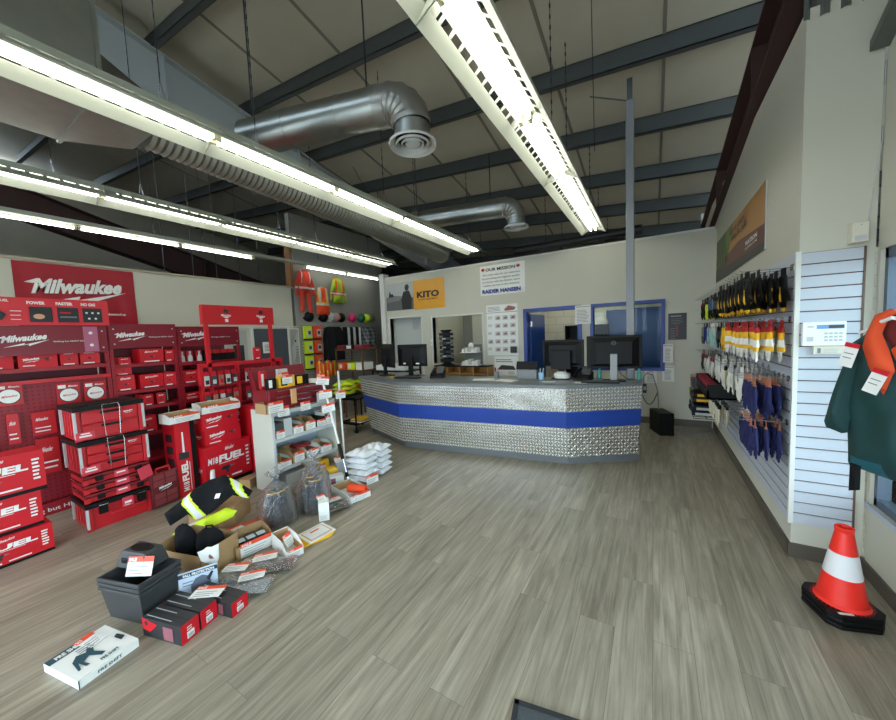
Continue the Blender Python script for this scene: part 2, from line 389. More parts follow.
# back wall with two openings, a door frame and a window
def wall_y(g, y0, y1, x0, x1, z0, z1, holes, m):
    xs = sorted({x0, x1, *[h[0] for h in holes], *[h[1] for h in holes]})
    for a, b in zip(xs, xs[1:]):
        zz = [(h[2], h[3]) for h in holes if h[0] < (a + b) / 2 < h[1]]
        z = z0
        for h0, h1 in sorted(zz):
            if h0 > z: g.box(a, b, y0, y1, z, h0, m)
            z = h1
        if z < z1: g.box(a, b, y0, y1, z, z1, m)
g = G(); wall_y(g, YB, YB + .12, -5.76, XR + .1, 0, 3.1, [(-5.66, -4.72, 0, 2.11), (-4.4, -3.14, 1.0, 2.06), (-2.16, -1.2, 0, 2.03), (-.93, .11, .96, 2.04)], WALLM); struct(g, 'wall_back')
g = G(); g.box(-5.9, -5.76, YB - .06, YB + .14, 0, 3.22, M('white_trim', (214, 214, 208), .5)); struct(g, 'trim_20')
g = G(); g.box(-5.75, XR - .02, YB - .015, YB + .13, 3.1, 3.13, MC['white_trim']); struct(g, 'trim_21')
g = G(); g.box(-2.95, XR - .03, YB - .015, YB, 0, .11, BROWNB); struct(g, 'baseboard_back')
# blue door frame and open door
def frame_y(g, x0, x1, z0, z1, y0, y1, w, m, sill=True):
    g.box(x0 - w, x0, y0, y1, z0, z1 + w, m); g.box(x1, x1 + w, y0, y1, z0, z1 + w, m); g.box(x0, x1, y0, y1, z1, z1 + w, m)
    if sill: g.box(x0 - w, x1 + w, y0, y1, z0 - w, z0, m)
d1 = empty('door_1', (-2.12, YB, 0)); d1['kind'] = 'structure'
g = G(); frame_y(g, -.04, .92, 0, 2.03, -.03, .15, .07, BLUEP, False); g.done('door_frame', d1)
g = G(); T = Matrix.Translation((-.02, .14, 0)) @ Matrix.Rotation(math.radians(88), 4, 'Z')
g.box(0, .9, -.02, .02, .01, 2.0, BLUED, T); leaf = g.done('door_leaf', d1)
g = G(); g.tube([T @ Vector((.83, -.03, 1.0)), T @ Vector((.83, -.09, 1.0)), T @ Vector((.72, -.09, 1.0))], .01, STEEL); g.done('door_handle', leaf)
g = G(); [g.box(-.02, .02, -.04, .0, z, z + .1, STEEL, T) for z in (.25, 1.75)]; g.done('hinge', leaf)
w1 = empty('window_1', (-.93, YB, 0)); w1['kind'] = 'structure'
g = G(); frame_y(g, 0, 1.04, .96, 2.04, -.03, .15, .055, BLUEP); g.done('window_frame', w1)
g = G(); g.box(0, 1.04, .05, .056, .96, 2.04, glassy('clear_glass', (240, 246, 244), .12, .02)); g.done('window_pane', w1)
g = G(); frame_y(g, -4.4, -3.14, 1.0, 2.06, YB - .012, YB + .13, .035, MC['white_trim']); struct(g, 'trim_22')
g = G(); frame_y(g, -5.66, -4.72, 0, 2.11, YB - .012, YB + .13, .03, MC['white_trim'], False); struct(g, 'trim_23')
d2 = empty('door_2', (-5.68, 6.96, 0)); d2['kind'] = 'structure'
g = G(); g.box(0, 1.1, 0, .045, .01, 2.18, M('pale_door', (190, 192, 186), .5)); lf = g.done('door_leaf', d2)
g = G(); g.lathe([(0, 0), (.03, .005), (.035, .03), (.02, .05), (.012, .07), (.025, .075), (0, .078)], STEEL, T=Matrix.Translation((.1, -.0, 1.5)) @ Matrix.Rotation(-PI / 2, 4, 'X')); g.done('door_handle', lf, smooth=50)
g = G(); g.box(-.03, 0, -.03, .075, 0, 2.1, MC['white_trim']); g.box(1.1, 1.17, -.03, .075, 0, 2.14, MC['white_trim']); g.done('door_frame', d2)
# rooms behind
CREAM = M('office_wall', (205, 203, 186), .8)
def block_material():
    m = M('painted_block', (206, 204, 190), .75); nt = m.node_tree; b = nt.nodes['Principled BSDF']
    tc = nt.nodes.new('ShaderNodeTexCoord'); mp = nt.nodes.new('ShaderNodeMapping'); mp.inputs['Rotation'].default_value = (PI / 2, 0, 0); br = nt.nodes.new('ShaderNodeTexBrick')
    br.inputs['Scale'].default_value = 1; br.inputs['Brick Width'].default_value = .4; br.inputs['Row Height'].default_value = .2; br.inputs['Mortar Size'].default_value = .008
    c = lin((206, 204, 190)); br.inputs['Color1'].default_value = (*c, 1); br.inputs['Color2'].default_value = (*c, 1); br.inputs['Mortar'].default_value = (*lin((176, 174, 160)), 1)
    nt.links.new(tc.outputs['Object'], mp.inputs[0]); nt.links.new(mp.outputs[0], br.inputs['Vector']); nt.links.new(br.outputs['Color'], b.inputs['Base Color'])
    return m
BLOCK = block_material()
g = G(); g.box(-2.6, 4, 9.3, 9.4, 0, 2.9, BLOCK); struct(g, 'wall_office')
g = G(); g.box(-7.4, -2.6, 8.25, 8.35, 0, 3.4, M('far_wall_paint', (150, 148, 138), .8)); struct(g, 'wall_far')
g = G(); g.box(-2.7, -2.6, YB + .12, 9.4, 0, 3.0, CREAM); struct(g, 'wall_partition')
g = G(); g.box(-4.46, -4.40, YB + .12, 8.25, 0, 2.6, CREAM); struct(g, 'wall_partition_left')
g = G(); g.box(-3.95, -3.3, 7.9, 7.96, 0, 2.6, CREAM); g.box(-3.3, -2.7, 7.9, 7.96, 0, 2.6, M('dark_grey_wall', (84, 88, 92), .6)); struct(g, 'wall_inner')
d3 = empty('door_3', (-3.02, 7.84, 0)); d3['kind'] = 'structure'
g = G(); g.box(-.16, .3, 0, .045, .01, 2.3, M('navy_door', (18, 32, 92), .45)); g.done('door_leaf', d3)
d4 = empty('door_4', (-.98, 9.2, 0)); d4['kind'] = 'structure'
g = G(); g.box(0, .52, 0, .05, .01, 2.08, BLUED); g.box(.6, 1.3, 0, .05, .01, 2.1, BLUED); g.done('door_leaf', d4)
g = G(); g.box(-.06, 0, -.02, .06, 0, 2.14, CREAM); g.box(.52, .6, -.02, .06, 0, 2.14, CREAM); g.done('door_frame', d4)
g = G(); g.box(.4, .47, -.03, 0, 1.0, 1.14, BLACK); g.done('door_lock', d4)

# right side: glove wall, return, window wall
g = G(); g.box(XR, XR + .34, 3.2, 11, 0, 3.6, WALLM); struct(g, 'wall_right')
SLAT = M('slatwall_grey', (186, 192, 202), .4); GROOVE = M('slat_groove', (96, 74, 62), .6)
def slatwall(name, o, u, W, H, pitch=.0762, m=SLAT):
    """tongued display panel: boards with T grooves between them"""
    g = G(); o = Vector(o); u = Vector(u); v = Vector((0, 0, 1)); n = u.cross(v)
    def bx(a0, a1, b0, b1, c0, c1, mm):
        pts = [o + u * a + v * b + n * c for c in (c0, c1) for a, b in ((a0, b0), (a1, b0), (a1, b1), (a0, b1))]
        g.add(pts, [(3, 2, 1, 0), (4, 5, 6, 7), (0, 1, 5, 4), (1, 2, 6, 5), (2, 3, 7, 6), (3, 0, 4, 7)], mm)
    bx(0, W, 0, H, 0, .006, GROOVE)
    k = int(round(H / pitch)); p = H / k
    for i in range(k): bx(0, W, i * p + .004, (i + 1) * p - .004, .006, .018, m)
    return tag(g.done(name), kind='structure')
slatwall('wall_slat_gloves', (XR, 6.72, .25), (0, -1, 0), 3.5, 1.85)
slatwall('wall_slat_return', (XR + .005, 3.2, .25), (1, 0, 0), .28, 1.84)
slatwall('wall_slat_left', (XL, 5.3, .3), (0, 1, 0), 2.85, 1.72, m=M('slatwall_taupe', (150, 150, 144), .5))
g = G(); g.box(XR - .022, XR + .004, 3.172, 3.2, .25, 2.1, MC['white_trim']); struct(g, 'trim_24')
g = G(); g.box(XR + .285, XR + .295, 3.178, 3.2, .25, 2.09, GROOVE); struct(g, 'trim_25')
g = G(); g.box(XR - .014, XR, 3.19, YB, 0, .1, BROWNB); struct(g, 'baseboard_right')
g = G(); g.box(XR - .014, 1.18, 3.186, 3.2, 0, .1, BROWNB); struct(g, 'baseboard_return')
g = G()
g.box(1.18, 1.4, -3.2, 3.2, 2.06, 4.6, WALLM); g.box(1.18, 1.4, -3.2, 3.2, 0, .47, WALLM); g.box(1.18, 1.4, 3.17, 3.2, .47, 2.06, WALLM); g.box(1.18, 1.4, -3.2, -2.6, .47, 2.06, WALLM)
struct(g, 'wall_window')
g = G(); g.box(1.166, 1.18, -3, 3.186, 0, .09, BROWNB); struct(g, 'baseboard_window')
CORR = M('corrugated_sheet', (112, 116, 112), .45, metal=.6)
g = G()
pts = []; n = 44
for i in range(n + 1): pts.append((XR - .02 + i * .0225, .03 if (i // 2) % 2 else 0))
vs = [(x, 3.185 + d, 3.53) for x, d in pts] + [(x, 3.185 + d, 4.9) for x, d in pts]
g.add(vs, [(i, i + 1, n + 2 + i, n + 1 + i) for i in range(n)], CORR); struct(g, 'wall_gable')
g = G(); g.hexa([(1.10, 1.0, 4.3), (1.18, 1.0, 4.3), (1.18, 3.18, 3.22), (1.10, 3.18, 3.22), (1.10, 1.0, 4.36), (1.18, 1.0, 4.36), (1.18, 3.18, 3.28), (1.10, 3.18, 3.28)], CORR)
struct(g, 'trim_26')
w2 = empty('window_2', (1.2, 0, 0)); w2['kind'] = 'structure'
FRM = M('window_alu', (92, 104, 120), .4, metal=.3)
g = G()
for (a, b) in ((-2.6, -2.55), (-.9, -.85), (1.05, 1.1), (3.135, 3.17)): g.box(0, .06, a, b, .47, 2.06, FRM)
g.box(0, .06, -2.6, 3.17, .47, .52, FRM); g.box(0, .06, -2.6, 3.17, 2.0, 2.06, FRM); g.done('window_frame', w2)
g = G(); g.box(.03, .036, -2.6, 3.15, .52, 2.0, MC['clear_glass']); g.done('window_pane', w2)
g = G(); g.box(.001, .016, -2.5, 2.97, 1.675, 1.69, BLACK); g.done('window_bar', w2)
g = G(); g.box(-.035, -.0205, -3, 3.18, .445, .475, M('sill_alu', (176, 184, 196), .35)); g.done('window_sill', w2)

# left wall, the shop front behind the camera, outer shell
g = G(); wall_y(g, 0, 0, 0, 0, 0, 0, [], WALLM); g.box(XL - .15, XL, -3.4, 5.12, 0, 2.9, WALLM); struct(g, 'wall_left')
g = G(); g.box(XL - .15, XL, 5.2, 8.3, 0, 4.6, M('grey_wall_paint', (150, 150, 143), .8)); struct(g, 'wall_left_upper')
g = G(); g.box(XL - .15, XL + .03, 5.12, 5.2, 2.9, 3.9, M('raw_timber', (150, 104, 62), .7)); struct(g, 'trim_27')
g = G(); g.box(XL - .01, XL + .015, -3, 5.2, 2.88, 2.915, M('timber_cap', (170, 160, 140), .7)); struct(g, 'trim_28')
g = G(); g.box(XL - .02, XL + .03, 3.2, 5.2, 1.975, 1.995, MC['white_trim']); struct(g, 'trim_29')
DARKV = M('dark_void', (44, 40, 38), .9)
g = G(); g.box(-14, -13.9, -3.4, 12, 0, 6.2, CEIL); struct(g, 'wall_loft')
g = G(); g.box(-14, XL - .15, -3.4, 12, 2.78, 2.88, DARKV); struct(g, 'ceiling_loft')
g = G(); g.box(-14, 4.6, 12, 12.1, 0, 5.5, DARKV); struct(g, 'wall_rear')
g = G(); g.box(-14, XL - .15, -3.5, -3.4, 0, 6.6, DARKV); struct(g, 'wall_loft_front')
g = G(); wall_y(g, -3.5, -3.4, XL - .15, 1.4, 0, 6.0, [(-6.6, -3.6, .1, 2.6), (-3.2, -.2, .1, 2.6), (.1, 1.1, .1, 2.6)], WALLM); struct(g, 'wall_front')
for i, (a, b) in enumerate(((-6.6, -3.6), (-3.2, -.2), (.1, 1.1))):
    w3 = empty('window_%d' % (i + 3), (a, -3.45, 0)); w3['kind'] = 'structure'
    g = G(); frame_y(g, .05, b - a - .05, .15, 2.55, -.03, .03, .05, FRM); g.done('window_frame', w3)
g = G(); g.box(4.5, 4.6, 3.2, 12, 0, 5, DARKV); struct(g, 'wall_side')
g = G(); g.box(-60, 60, -60, 60, -.25, -.12, M('outdoor_paving', (170, 168, 162), .9)); struct(g, 'ground')
# grey door, noticeboards on the left wall
d5 = empty('door_5', (XL, 4.14, 0)); d5['kind'] = 'structure'
g = G(); g.box(.005, .045, 0, .78, .01, 1.94, M('slate_door', (70, 78, 88), .5)); lf = g.done('door_leaf', d5)
g = G(); g.box(.005, .06, -.05, 0, 0, 1.97, MC['white_trim']); g.box(.005, .06, .78, .83, 0, 1.97, MC['white_trim']); g.done('door_frame', d5)
g = G(); p = Pan(g, (XL + .046, 4.32, 1.42), (0, 1, 0), (0, 0, 1)); p.rect(0, 0, .2, .24, PAPER); p.lines(.04, .05, .16, .2, 5, INKG); tag(g.done('door_notice'), 'white notice taped to the slate grey door', 'notice')
def poster(name, o, u, W, H, label, cat='poster', m=PAPER, fn=None, t=.006):
    g = G(); o = Vector(o); u = Vector(u); v = Vector((0, 0, 1)); n = u.cross(v)
    pts = [o + u * a + v * b + n * c for c in (.001, t) for a, b in ((0, 0), (W, 0), (W, H), (0, H))]
    g.add(pts, [(3, 2, 1, 0), (4, 5, 6, 7), (0, 1, 5, 4), (1, 2, 6, 5), (2, 3, 7, 6), (3, 0, 4, 7)], m)
    if fn: fn(Pan(g, o + n * t, u, v), W, H)
    return tag(g.done(name), label, cat)
def f_board(p, W, H):
    p.rect(.06, H - .25, W * .45, H - .1, INKG); p.lines(.06, .3, W * .45, H - .35, 9, INKG); p.rect(W * .6, H * .45, W * .9, H * .75, INK); p.lines(W * .6, .2, W * .9, H * .4, 6, INKG)
poster('notice_board', (XL, 3.3, .7), (0, 1, 0), .72, 1.22, 'pale notice board with sheets left of the slate door', 'notice board', M('board_grey', (176, 178, 174), .6), f_board)
def f_map(p, W, H):
    p.rect(.02, .02, W - .02, H - .02, M('map_grey', (160, 163, 160), .6)); p.poly([(W * .3, .1), (W * .9, H * .6), (W * .8, H * .9), (W * .2, H * .5)], LGREY); p.rect(W * .55, H * .66, W * .68, H * .72, INK); p.lines(W * .6, H * .2, W * .8, H * .6, 6, INKG)
poster('wall_map', (XL, 5.0 - .02, 1.0), (0, 1, 0), .26, .95, 'tall pale chart on the wall right of the slate door', 'chart', PAPER, f_map)

# ------------------------------------------------------------------ services above
def fluoro(label, x, y, z, group, reflector=True, tubes=(1, 1), L=2.44, chain=.9):
    root = empty('fluorescent_light', (x, y, z), 0, label, 'ceiling light', group)
    white = M('reflector_enamel', (176, 179, 166), .5)
    g = G(); g.box(-.07, .07, 0, L, .02, .075, white); g.done('housing', root)
    if reflector:
        g = G()
        for s in (-1, 1):
            def strip(a, za, b, zb, y0, y1, t=.003):
                g.hexa([(s * a, y0, za), (s * b, y0, zb), (s * b, y1, zb), (s * a, y1, za), (s * a, y0, za + t), (s * b, y0, zb + t), (s * b, y1, zb + t), (s * a, y1, za + t)], white)
            strip(.07, .022, .09, .012, 0, L); strip(.125, -.012, .19, -.08, 0, L)
            strip(.19, -.08, .198, -.07, 0, L)
            k = 0; y = 0
            while y < L - .01:
                strip(.09, .012, .125, -.012, y, y + .028 if (k % 11) else y + .09); y += .111; k += 1
            for yy in (0, L - .004): g.hexa([(0, yy, .02), (s * .19, yy, -.08), (s * .19, yy + .003, -.08), (0, yy + .003, .02), (0, yy, .05), (s * .07, yy, .05), (s * .07, yy + .003, .05), (0, yy + .003, .05)], white)
        g.done('reflector', root)
    lit = M('lit_tube', (252, 253, 242), .4, emit=TUBE)
    for k in range(2):
        for xx in ((-.038, .038) if reflector else (0,)):
            if not tubes[k]: continue
            g = G(); yy = k * 1.22
            g.tube([(xx, yy + .035, -.022), (xx, yy + 1.185, -.022)], .0165, lit, 10); g.done('tube', root, smooth=50)
    for yy in ((0.005, 1.2, 1.24, L - .025) if L > 2 else (.005, 1.2)):
        for xx in ((-.038, .038) if reflector else (0,)):
            g = G(); g.box(xx - .014, xx + .014, yy - .008, yy + .018, -.04, .02, M('lampholder', (214, 208, 178), .5)); g.done('lamp_holder', root)
    for yy in (.35, L - .35):
        top = RZ(x, y + yy) - z + (0.24)
        g = G(); n = int((top - .18) / .1)
        g.tube([(-.06, yy, .07), (0, yy, .24), (.06, yy, .07)], .003, STEEL, 5)
        g.tube([(0, yy, .22), (0, yy, top)], .0035, INK, 5)
        for j in range(n): g.box(-.007, .007, yy - .002, yy + .002, .26 + j * .1, .3 + j * .1, INK)
        g.done('chain', root)
    return root
LG = 'fluorescent lights hung in four rows'
rows = [('right-hand', -.88, 6.5, 3.35, 4, True), ('middle', -3.1, 6.5, 3.35, 4, True), ('left', -5.2, 6.35, 3.35, 3, True)]
POS = ['nearest the back wall', 'second from the back wall', 'third from the back wall', 'nearest the shop front']
for nm, x, ye, z, n, rf in rows:
    for k in range(n):
        fluoro('lit fluorescent light in the %s row, %s' % (nm, POS[k]), x, ye - 2.444 * (k + 1), z, LG, rf)
for k, tb in enumerate(((1, 1), (1, 0), (1, 1), (1, 1))):
    fluoro('bare strip light in the far left row, %s' % ['out beside the hanging jackets', 'with one dark tube', 'over the red racks', 'nearest the shop front'][k], -6.85, 7.74 - 2.444 * (k + 1) , 3.35, LG, False, tb)

for i, (x_, y_, lb) in enumerate(((-.9, 6.95, 'added unseen fluorescent light brightening the office behind the blue window'), (-1.9, 6.95, 'added unseen fluorescent light brightening the office inside the blue door'), (-3.6, 6.9, 'added unseen fluorescent light brightening the room beyond the pass-through'))): fluoro(lb, x_, y_, 2.72, 'fluorescent lights in the back rooms', L=(2.2 if i < 2 else .95) if False else 2.2) if i < 2 else fluoro(lb, x_, y_, 2.72, 'fluorescent lights in the back rooms', tubes=(1, 0), L=1.25)  # added fixtures, hidden behind the wall, to brighten the back rooms
# duct work
g = G()
def duct(name, parts): pass
root = empty('ceiling_duct', (-3.9, 0, 3.46), 0, 'galvanised plenum box with ribbed duct running to the back', 'duct')
g = G(); g.box(-.55, .5, -2.6, 1.02, .02, .62, GALV)
for yy in (-1.5, -.2, 1.0): g.box(-.57, .52, yy, yy + .025, 0, .64, GALV)
g.hexa([(-.55, 1.02, .02), (.5, 1.02, .02), (.2, 1.40, .0), (-.2, 1.40, .0), (-.55, 1.02, .45), (.5, 1.02, .3), (.2, 1.40, .34), (-.2, 1.40, .34)], GALV)
g.done('plenum', root)
prof = []; y = 1.42; path = []; rr = []
while y < 6.6:
    path += [(-.02 - .01 * (y - 1.4), y, .17 - .04 * (y - 1.4)), (-.02 - .01 * (y - 1.4), y + .03, .17 - .04 * (y - 1.4))]; rr += [.195, .18]; y += .06
g = G(); g.tube(path, rr, M('ribbed_duct', (140, 140, 132), .42, metal=.7), 20); g.done('ribbed_duct', root, smooth=25)
g = G(); g.tube([(.13, 1.3, .1), (.1, 3.0, .09), (.04, 6.0, .06)], .006, LGREY, 5); g.done('hanger_wire', root)
def branch(label, x0, y0, x1, y1, z, zd, r):
    root = empty('branch_duct', (x1, y1, zd), 0, label, 'duct', 'round branch ducts with ceiling outlets')
    dx, dy = x0 - x1, y0 - y1; L = math.hypot(dx, dy); ux, uy = dx / L, dy / L; h = z - zd; R = r * 1.35
    g = G(); g.tube([(dx, dy, h), (ux * (R + .1), uy * (R + .1), h)], r, GALV, 28); 
    for k in (.28, .62): 
        a = R + .1 + (L - R) * k; g.tube([(ux * a, uy * a, h), (ux * (a + .02), uy * (a + .02), h)], r * 1.025, GALV, 28)
    g.done('pipe', root, smooth=40)
    g = G(); pts = []; rs = []
    for i in range(11):
        t = i / 10 * PI / 2
        pts.append((ux * (R + .1 - (R) * math.sin(t)) , uy * (R + .1 - R * math.sin(t)), h - R * (1 - math.cos(t)))); rs.append(r * (1.06 if i % 2 else 1.0))
    e = pts[-1]; g.tube([(ux * (R + .2), uy * (R + .2), h)] + pts, [r * 1.05] + rs, M('crimped_elbow', (160, 160, 156), .4, metal=.85), 28, caps=False); g.done('elbow', root, smooth=30)
    g = G(); g.tube([(e[0], e[1], h - R), (e[0], e[1], .03)], r * .95, GALV, 28); g.done('drop', root, smooth=40)
    g = G(); c = (e[0], e[1], 0); wh = M('diffuser_white', (196, 198, 196), .45)
    for a, b in ((.205, .165), (.145, .12), (.10, .08)): g.lathe([(a * r / .16, 0), (a * r / .16 - .006, -.02), (b * r / .16, .012), (b * r / .16, .02), (a * r / .16, 0)], wh, c, 28)
    g.lathe([(0, -.012), (.06 * r / .16, -.012), (.066 * r / .16, .004), (0, .006)], wh, c, 24)
    g.lathe([(r * .9, .03), (0, .03)], BLACK, c, 24); g.done('diffuser', root, smooth=40)
    for k in (.12, .9):
        g = G(); a = R + .1 + (L - R) * k; X, Y_ = ux * a, uy * a; top = RZ(x1 + X, y1 + Y_) + .2 - zd
        g.tube([(X, Y_, h + r), (X, Y_, top)], .008, INK, 6); g.done('hanger_rod', root)
branch('near galvanised branch duct ending in a round white outlet', -3.85, 2.35, -1.90, 2.88, 3.90, 3.5, .18)
branch('far galvanised branch duct with round outlet near the back wall', -3.95, 5.55, -1.96, 5.98, 3.84, 3.48, .165)
g = G(); g.tube([(-2.9, 8.2, 3.6), (-.2, 8.1, 3.6)], .09, M('black_pipe', (40, 42, 44), .4), 14); tag(g.done('ceiling_pipe', smooth=50), 'dark round pipe just above the back wall', 'pipe')
# steel post
root = empty('steel_post', (-.25, 4.97, 0), 0, 'slim grey steel post rising behind the counter to a purlin', 'post')
g = G(); g.box(-.045, .045, -.045, .045, 0, 4.38, M('post_grey', (134, 137, 142), .4)); g.done('post', root, bevel=.006)
g = G(); g.box(-.03, .03, -.02, .0, 4.36, 4.64, PURL); g.bar((-.45, 0, 4.6), (-.03, 0, 4.4), .012, .012, PURL); g.done('bracket', root)
g = G(); g.box(-.01, .04, -.06, -.045, 1.12, 1.2, LGREY); g.done('outlet_box', root)
# hanging wires
def wire(label, pts, r=.004, m=INK, cat='cable', name='hanging_cable'):
    g = G(); g.tube(pts, r, m, 5); tag(g.done(name), label, cat)
def sag(a, b, s, n=10):
    a, b = Vector(a), Vector(b); return [a.lerp(b, i / n) - Vector((0, 0, s * 4 * (i / n) * (1 - i / n))) for i in range(n + 1)]
wire('dark cable looping from the roof to the right-hand row of lights', sag((-.45, 3.3, 4.85), (-.6, 4.6, 3.75), .2))
wire('thin cable slack beyond the near duct outlet', sag((-4.9, 5.0, 4.9), (-3.3, 4.7, 3.5), .3))
wire('vertical cable hanging above the middle light row', [(-3.0, 4.3, 4.95), (-3.0, 4.32, 3.42)])
def rod(x, y, z0, lab): wire(lab, [(x, y, z0), (x, y, RZ(x, y) + .2)], .006, INKG, 'rod', 'hanger_rod')
for i, (x, y) in enumerate(((-8.2, 3.1), (-8.2, 3.6), (-8.1, 4.0), (-8.3, 4.6), (-8.2, 5.0))):
    rod(x, y, 2.9, 'thin rod in the opening above the left wall, %s' % ['leftmost of five', 'second of five from the left', 'middle of five', 'second of five from the right', 'nearest the timber edge'][i])
# ------------------------------------------------------------------ service counter
PLATE = plate_material()
CT = empty('service_counter', (0, 0, 0), 0, 'long angled counter clad in tread plate with a royal blue band', 'counter')
top = [(-4.38, 4.30), (-3.24, 3.87), (-.89, 4.14), (-.11, 4.64)]
base = [(-4.25, 4.40), (-3.2, 3.97), (-.90, 4.26), (-.16, 4.74)]
def lerp2(a, b, t): return (a[0] + (b[0] - a[0]) * t, a[1] + (b[1] - a[1]) * t)
def ring(z): return [lerp2(b, (t[0], t[1] + .04), z / .96) for b, t in zip(base, top)]
def panels(z0, z1, m, name, out=0., lozenges=False):
    vs = []; fs = []; uv = []; L = 0
    a, b = ring(z0), ring(z1)
    for i in range(3):
        d = math.hypot(a[i + 1][0] - a[i][0], a[i + 1][1] - a[i][1]); k = len(vs)
        nx, ny = (a[i + 1][1] - a[i][1]) / d, -(a[i + 1][0] - a[i][0]) / d
        for (p, z) in ((a[i], z0), (a[i + 1], z0), (b[i + 1], z1), (b[i], z1)): vs.append((p[0] + nx * out, p[1] + ny * out, z))
        for (p, z) in ((a[i], z0), (a[i + 1], z0), (b[i + 1], z1), (b[i], z1)): vs.append((p[0] - nx * .03, p[1] - ny * .03, z))
        fs += [(k, k + 1, k + 2, k + 3), (k + 3, k + 2, k + 6, k + 7), (k + 1, k + 5, k + 6, k + 2), (k + 4, k, k + 3, k + 7), (k + 5, k + 4, k + 7, k + 6), (k, k + 4, k + 5, k + 1)]
        uv.append((L, L + d)); L += d
    gg = G(); gg.add(vs, fs, m)
    if lozenges:
        P_ = .038
        for i in range(3):
            A0, A1, B0, B1 = Vector((*a[i], z0)), Vector((*a[i + 1], z0)), Vector((*b[i], z1)), Vector((*b[i + 1], z1))
            d = (A1 - A0).length; n_ = (A1 - A0).cross(B0 - A0).normalized(); nx_ = max(1, int(d / P_)); ny_ = max(1, int((z1 - z0) / P_))
            eu = (A1 - A0).normalized(); ev = eu.cross(-n_).normalized(); ev = ev if ev.z > 0 else -ev
            for p in range(nx_):
                for q in range(ny_):
                    c = A0.lerp(A1, (p + .5) / nx_).lerp(B0.lerp(B1, (p + .5) / nx_), (q + .5) / ny_) + n_ * out
                    s_ = 1 if (p + q) % 2 else -1; la = (eu + ev * s_).normalized(); lb = (eu * -s_ + ev).normalized()
                    L_, w_, h_ = .019, .0065, .0035
                    vv = [c - la * L_, c - lb * w_, c + la * L_, c + lb * w_, c - la * L_ * .45 + n_ * h_, c + la * L_ * .45 + n_ * h_]
                    gg.add(vv, [(0, 1, 4), (1, 5, 4), (1, 2, 5), (2, 3, 5), (3, 4, 5), (3, 0, 4)] if s_ < 0 else [(0, 4, 1), (1, 4, 5), (1, 5, 2), (2, 5, 3), (3, 5, 4), (3, 4, 0)], LOZ)
    o = gg.done(name, CT)
    return o
LOZ = M('tread_lozenge', (226, 224, 214), .3, metal=.75)
panels(.10, .47, PLATE, 'lower_plate', lozenges=True); panels(.67, .96, PLATE, 'upper_plate', lozenges=True)
panels(.47, .67, BLUEP, 'blue_band', .008); 
r0 = [(x, y + .05) for x, y in ring(0)]
g = G(); KICK = M('kick_grey', (104, 108, 110), .5)
for i in range(3): g.hexa([(*r0[i], 0), (*r0[i + 1], 0), (r0[i + 1][0], r0[i + 1][1] + .03, 0), (r0[i][0], r0[i][1] + .03, 0), (*r0[i], .1), (*r0[i + 1], .1), (r0[i + 1][0], r0[i + 1][1] + .03, .1), (r0[i][0], r0[i][1] + .03, .1)], KICK)
g.done('kick_board', CT)
TOPM = M('counter_laminate', (104, 108, 110), .3, noise=.06, nscale=40)
back = [(-.11, 4.92), (-.95, 4.90), (-3.2, 4.72), (-4.0, 5.05)]
g = G(); pg = [(x, y) for x, y in top] + back; g.prism(pg, (0, 0, .96), (1, 0, 0), (0, 1, 0), .04, TOPM); g.done('worktop', CT, bevel=.004)
g = G(); bk = [(x - .04 if i == 0 else x, y - .06) for i, (x, y) in enumerate(back)]
for i in range(3): g.bar((*bk[i], .5), (*bk[i + 1], .5), .02, .9, LGREY)
g.box(-.2, -.18, 4.78, 4.86, .02, .95, LGREY); g.bar((*lerp2(base[0], back[3], .1), .48), (*lerp2(base[0], back[3], .93), .48), .02, .94, LGREY)
g.done('back_panel', CT)

